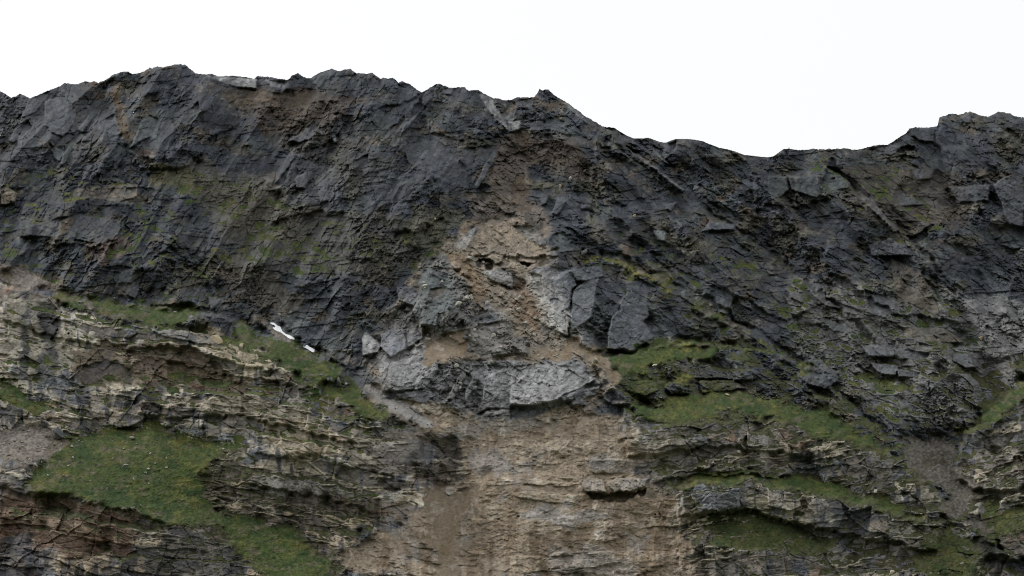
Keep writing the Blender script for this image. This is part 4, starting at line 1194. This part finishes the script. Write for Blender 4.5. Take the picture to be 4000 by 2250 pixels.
def boulder(u, v, w, kind, label, group=None, h=None, turn=None, k=None, cat='boulder', sink=.3):
    """w, h: width and height in chart units"""
    i = min(NC - 1, max(0, int(round((u - U0) / STEP))))
    j = min(NR - 1, max(0, int(round((v - V0) / STEP))))
    q_ = max(1, int(w * .45 / STEP))
    win = t[max(0, j - q_):j + q_ + 1, max(0, i - q_):i + q_ + 1]
    tn = float(np.percentile(win, 22))
    xr, yr, zr = ray(float(u), float(v))
    p = EYE + tn * np.array([xr, yr, zr])
    d = np.linalg.norm(p - EYE)
    s = w * d * TH / 1288.0 * .5
    sh = (h or w * .7) * d * TH / 1288.0 * .5
    me = PROTO[kind][random.randrange(4) if k is None else k]
    o = bpy.data.objects.new('boulder', me)
    scene.collection.objects.link(o)
    view = (p - EYE) / d
    o.location = p - view * s * sink
    o.scale = (s, s * random.uniform(.8, 1.1), sh / .75)
    o.rotation_euler = (random.uniform(-.25, .25), random.uniform(-.3, .3) if turn is None else turn, random.uniform(0, 6.28) if turn is None else random.uniform(-.3, .3))
    return tag(o, label, cat, group)


def Zb(k, x, y):
    return Z(k, [(x, y)])[0]


ONE = [
    (5, 2048, 1275, 34, 'tan', 'big rounded tan boulder resting on the pale layered ledge of the left spur', 24, .1),
    (11, 790, 22, 23, 'pale', 'flat pale slab lying on the brown debris right of the scar', 9, .05),
    (11, 805, 100, 8, 'pale', 'small cream block on the debris just under the flat pale slab', 5, 0),
    (6, 1952, 116, 16, 'pale', 'small pale sliver of rock above the rockfall scar', 4, -.45),
    (6, 1690, 132, 7, 'pale', 'small pale stone at the foot of the dark rounded crag', 7, 0),
    (6, 955, 487, 11, 'pale', 'pale stone on the mossy middle slope left of the scar', 5, 0),
    (5, 500, 772, 13, 'pale', 'flat pale stone on the brown slope above the left grass ledge', 5, 0),
    (5, 540, 745, 9, 'pale', 'small upright pale stone just above the flat one over the grass ledge', 8, 0),
    (5, 762, 917, 12, 'pale', 'pale stone at the lower rim of the left grass ledge', 6, 0),
    (5, 1080, 882, 9, 'pale', 'pale stone at the upper edge of the left grass ledge', 5, 0),
    (5, 805, 1040, 17, 'pale', 'pale rounded block below the left grass ledge', 11, .2),
    (5, 865, 1245, 27, 'pale', 'squarish cream block jutting from the left cliff', 25, -.3),
    (5, 1650, 1010, 10, 'pale', 'pale stone on the right part of the left grass ledge', 4, -.2),
    (5, 1810, 1053, 14, 'pale', 'long flat stone under the dark wedge at the end of the grass ledge', 4, .1),
    (9, 540, 705, 34, 'grey', 'dark round grey boulder beside the left scree', 26, 0),
    (9, 1250, 745, 15, 'pale', 'largest pale stone near the top of the green mound', 10, 0),
    (9, 1185, 1010, 18, 'pale', 'flat pale stone in the middle of the green mound', 6, 0),
    (9, 1465, 988, 7, 'pale', 'bright pale stone on the right half of the green mound', 5, -.4),
    (9, 330, 1005, 17, 'pale', 'pale block at the lower end of the left scree', 9, 0),
    (9, 220, 1060, 15, 'pale', 'pale block below the left scree beside the grass', 9, 0),
    (10, 775, 215, 20, 'grey', 'largest rounded grey block at the rim of the spur above the scree chute', 18, 0),
    (10, 712, 205, 11, 'grey', 'grey block left of the largest one on the spur rim', 12, 0),
    (10, 680, 195, 9, 'grey', 'narrow grey block second left of the largest one on the spur rim', 12, 0),
    (10, 610, 155, 12, 'grey', 'flat grey block farthest up the spur rim', 8, .4),
    (10, 850, 240, 10, 'pale', 'pale block right of the largest grey one at the spur rim', 9, 0),
    (10, 1210, 470, 8, 'pale', 'white stone in the middle of the grey scree chute', 4, 0),
    (11, 1345, 65, 15, 'pale', 'pale stone at the foot of the big slab beside the right grass', 9, 0),
    (11, 2030, 342, 12, 'tan', 'tan stone on the yellow green turf of the right ledge', 8, 0),
    (11, 2140, 880, 13, 'pale', 'pale block on the middle right ledge', 13, 0),
    (11, 2050, 470, 13, 'grey', 'grey stone on the turf slope of the right buttress', 9, 0),
    (12, 1200, 48, 15, 'grey', 'grey block above the right hand scree basin', 10, .4),
    (12, 935, 710, 10, 'pale', 'pale knob on the crest of the lower right wall', 13, 0),
    (3, 550, 962, 14, 'pale', 'pale grey stone above the leaning slab on the upper face', 11, 0),
    (3, 460, 1030, 10, 'tan', 'tan stone just above the leaning slab on the upper face', 12, 0),
    (3, 1155, 1312, 13, 'tan', 'ochre stone on the dark face right of the scar', 9, 0),
    (3, 1735, 1050, 18, 'grey', 'rounded grey block at the foot of the pale diagonal rib', 17, 0),
    (7, 680, 450, 25, 'grey', 'dark block perched on the mossy shoulder right of the scar', 17, -.5),
    (6, 2060, 1180, 12, 'pale', 'rounded pale block in the rubble under the scar', 12, 0),
    (8, 2010, 775, 16, 'tan', 'tan stone on the right rock basin floor', 10, 0),
]
for sh, x, y, w, kind, label, h, turn in ONE:
    u, v = Zb(sh, x, y)
    boulder(u, v, w, kind, label, None, h, turn)

# scatter: stones that nothing tells apart share a label
MOUND = [(1255, 698, 4), (1290, 805, 7), (1170, 850, 8), (1285, 845, 6), (1065, 943, 6), (1420, 897, 7), (1570, 938, 6), (1570, 1028, 8), (1000, 1150, 6), (1198, 1215, 5),
         (1215, 862, 4), (1480, 763, 5), (1600, 800, 5), (808, 728, 5), (680, 830, 9), (745, 775, 7), (660, 880, 6), (600, 1100, 6), (450, 1105, 8), (640, 1010, 7), (850, 1155, 5),
         (1260, 1138, 8), (1375, 1080, 8), (1400, 1040, 9), (1405, 1180, 6), (1715, 1338, 6), (1590, 905, 6), (690, 935, 8), (580, 805, 6), (540, 905, 6), (1325, 1388, 9), (595, 1150, 5), (1360, 1180, 4), (1405, 665, 4), (2110, 855, 8), (2055, 830, 5)]
for x, y, w in MOUND:
    u, v = Zb(9, x, y)
    boulder(u, v, w, 'pale', 'small pale stone scattered on the green mound at lower left', 'small stones on the green mound', w * random.uniform(.5, .8), cat='stone')


def scatter(poly, n, wr, kinds, label, group, cat='stone'):
    m = inside(poly, 0, 0)
    jj, ii = np.where(m > .5)
    for _ in range(n):
        k = random.randrange(len(jj))
        w = wr[0] + (wr[1] - wr[0]) * random.random() ** 2.5
        boulder(float(us[ii[k]]), float(vs[jj[k]]), w, random.choice(kinds), label, group, w * random.uniform(.5, .9), cat=cat)


scatter(SCREE[0], 40, (4, 11), ['pale', 'brown'], 'loose stone among many on the pinkish scree at the left edge', 'stones on the left scree')
scatter(FAN[1], 30, (3, 8), ['pale', 'grey'], 'loose grey stone among many in the scree chute under the spur', 'stones in the grey scree chute')
scatter([(1160, 700), (1210, 690), (1300, 740), (1380, 790), (1440, 850), (1400, 870), (1300, 850), (1240, 790), (1180, 780)], 70, (5, 17), ['pale', 'brown', 'grey', 'pale'],
        'fallen block among many in the rubble below the rockfall scar', 'fallen blocks below the scar', 'boulder')
scatter([(1180, 640), (1230, 635), (1300, 650), (1240, 668), (1195, 662)], 14, (7, 18), ['brown', 'tan', 'pale'],
        'broken block wedged in the dark gap under the scar face', 'blocks in the gap under the scar', 'boulder')
scatter([(1260, 890), (1400, 885), (1470, 890), (1540, 920), (1550, 960), (1500, 900), (1300, 905)], 30, (3, 10), ['pale', 'brown'],
        'loose stone among many on the brown debris ledge above the pale face', 'stones on the debris ledge')
scatter([(1180, 1060), (1420, 1040), (1600, 1100), (1500, 1200), (1300, 1180), (1170, 1150)], 60, (4, 12), ['brown', 'pale', 'brown'],
        'rubble block among many on the brown slope below the pale face', 'rubble on the brown slide slope', 'boulder')

scatter([(1010, 780), (1060, 700), (1120, 660), (1200, 720), (1300, 760), (1340, 860), (1240, 900), (1100, 900), (960, 890)], 55, (8, 26), ['grey', 'grey', 'pale'],
        'angular grey block among many broken loose in the upper rockfall scar', 'angular blocks in the scar', 'boulder')
scatter([(1120, 900), (1210, 900), (1230, 1040), (1140, 1010)], 16, (8, 22), ['grey', 'pale'],
        'angular block among many between the two pale grey faces', 'blocks between the pale faces', 'boulder')

# ------------------------------------------------------------------ the cairn on the skyline
cu_, cv_ = 1985.0, 372.0
cp = ground(cu_, cv_ + 1.5)
root = bpy.data.objects.new('cairn', None)
scene.collection.objects.link(root)
root.location = cp
tag(root, 'tiny pointed stone cairn standing on the ridge of the skyline saddle', 'cairn')
hgt = 0.0
for k, (w, hh) in enumerate(((.62, .42), (.55, .40), (.44, .40), (.36, .42), (.24, .40))):
    o = bpy.data.objects.new('stone', PROTO['grey'][k % 4])
    scene.collection.objects.link(o)
    o.parent = root
    o.location = (random.uniform(-.05, .05), 0.3, hgt + hh * .45)
    o.scale = (w, w * .9, hh * .8)
    o.rotation_euler = (0, 0, k * 1.3)
    hgt += hh * .82
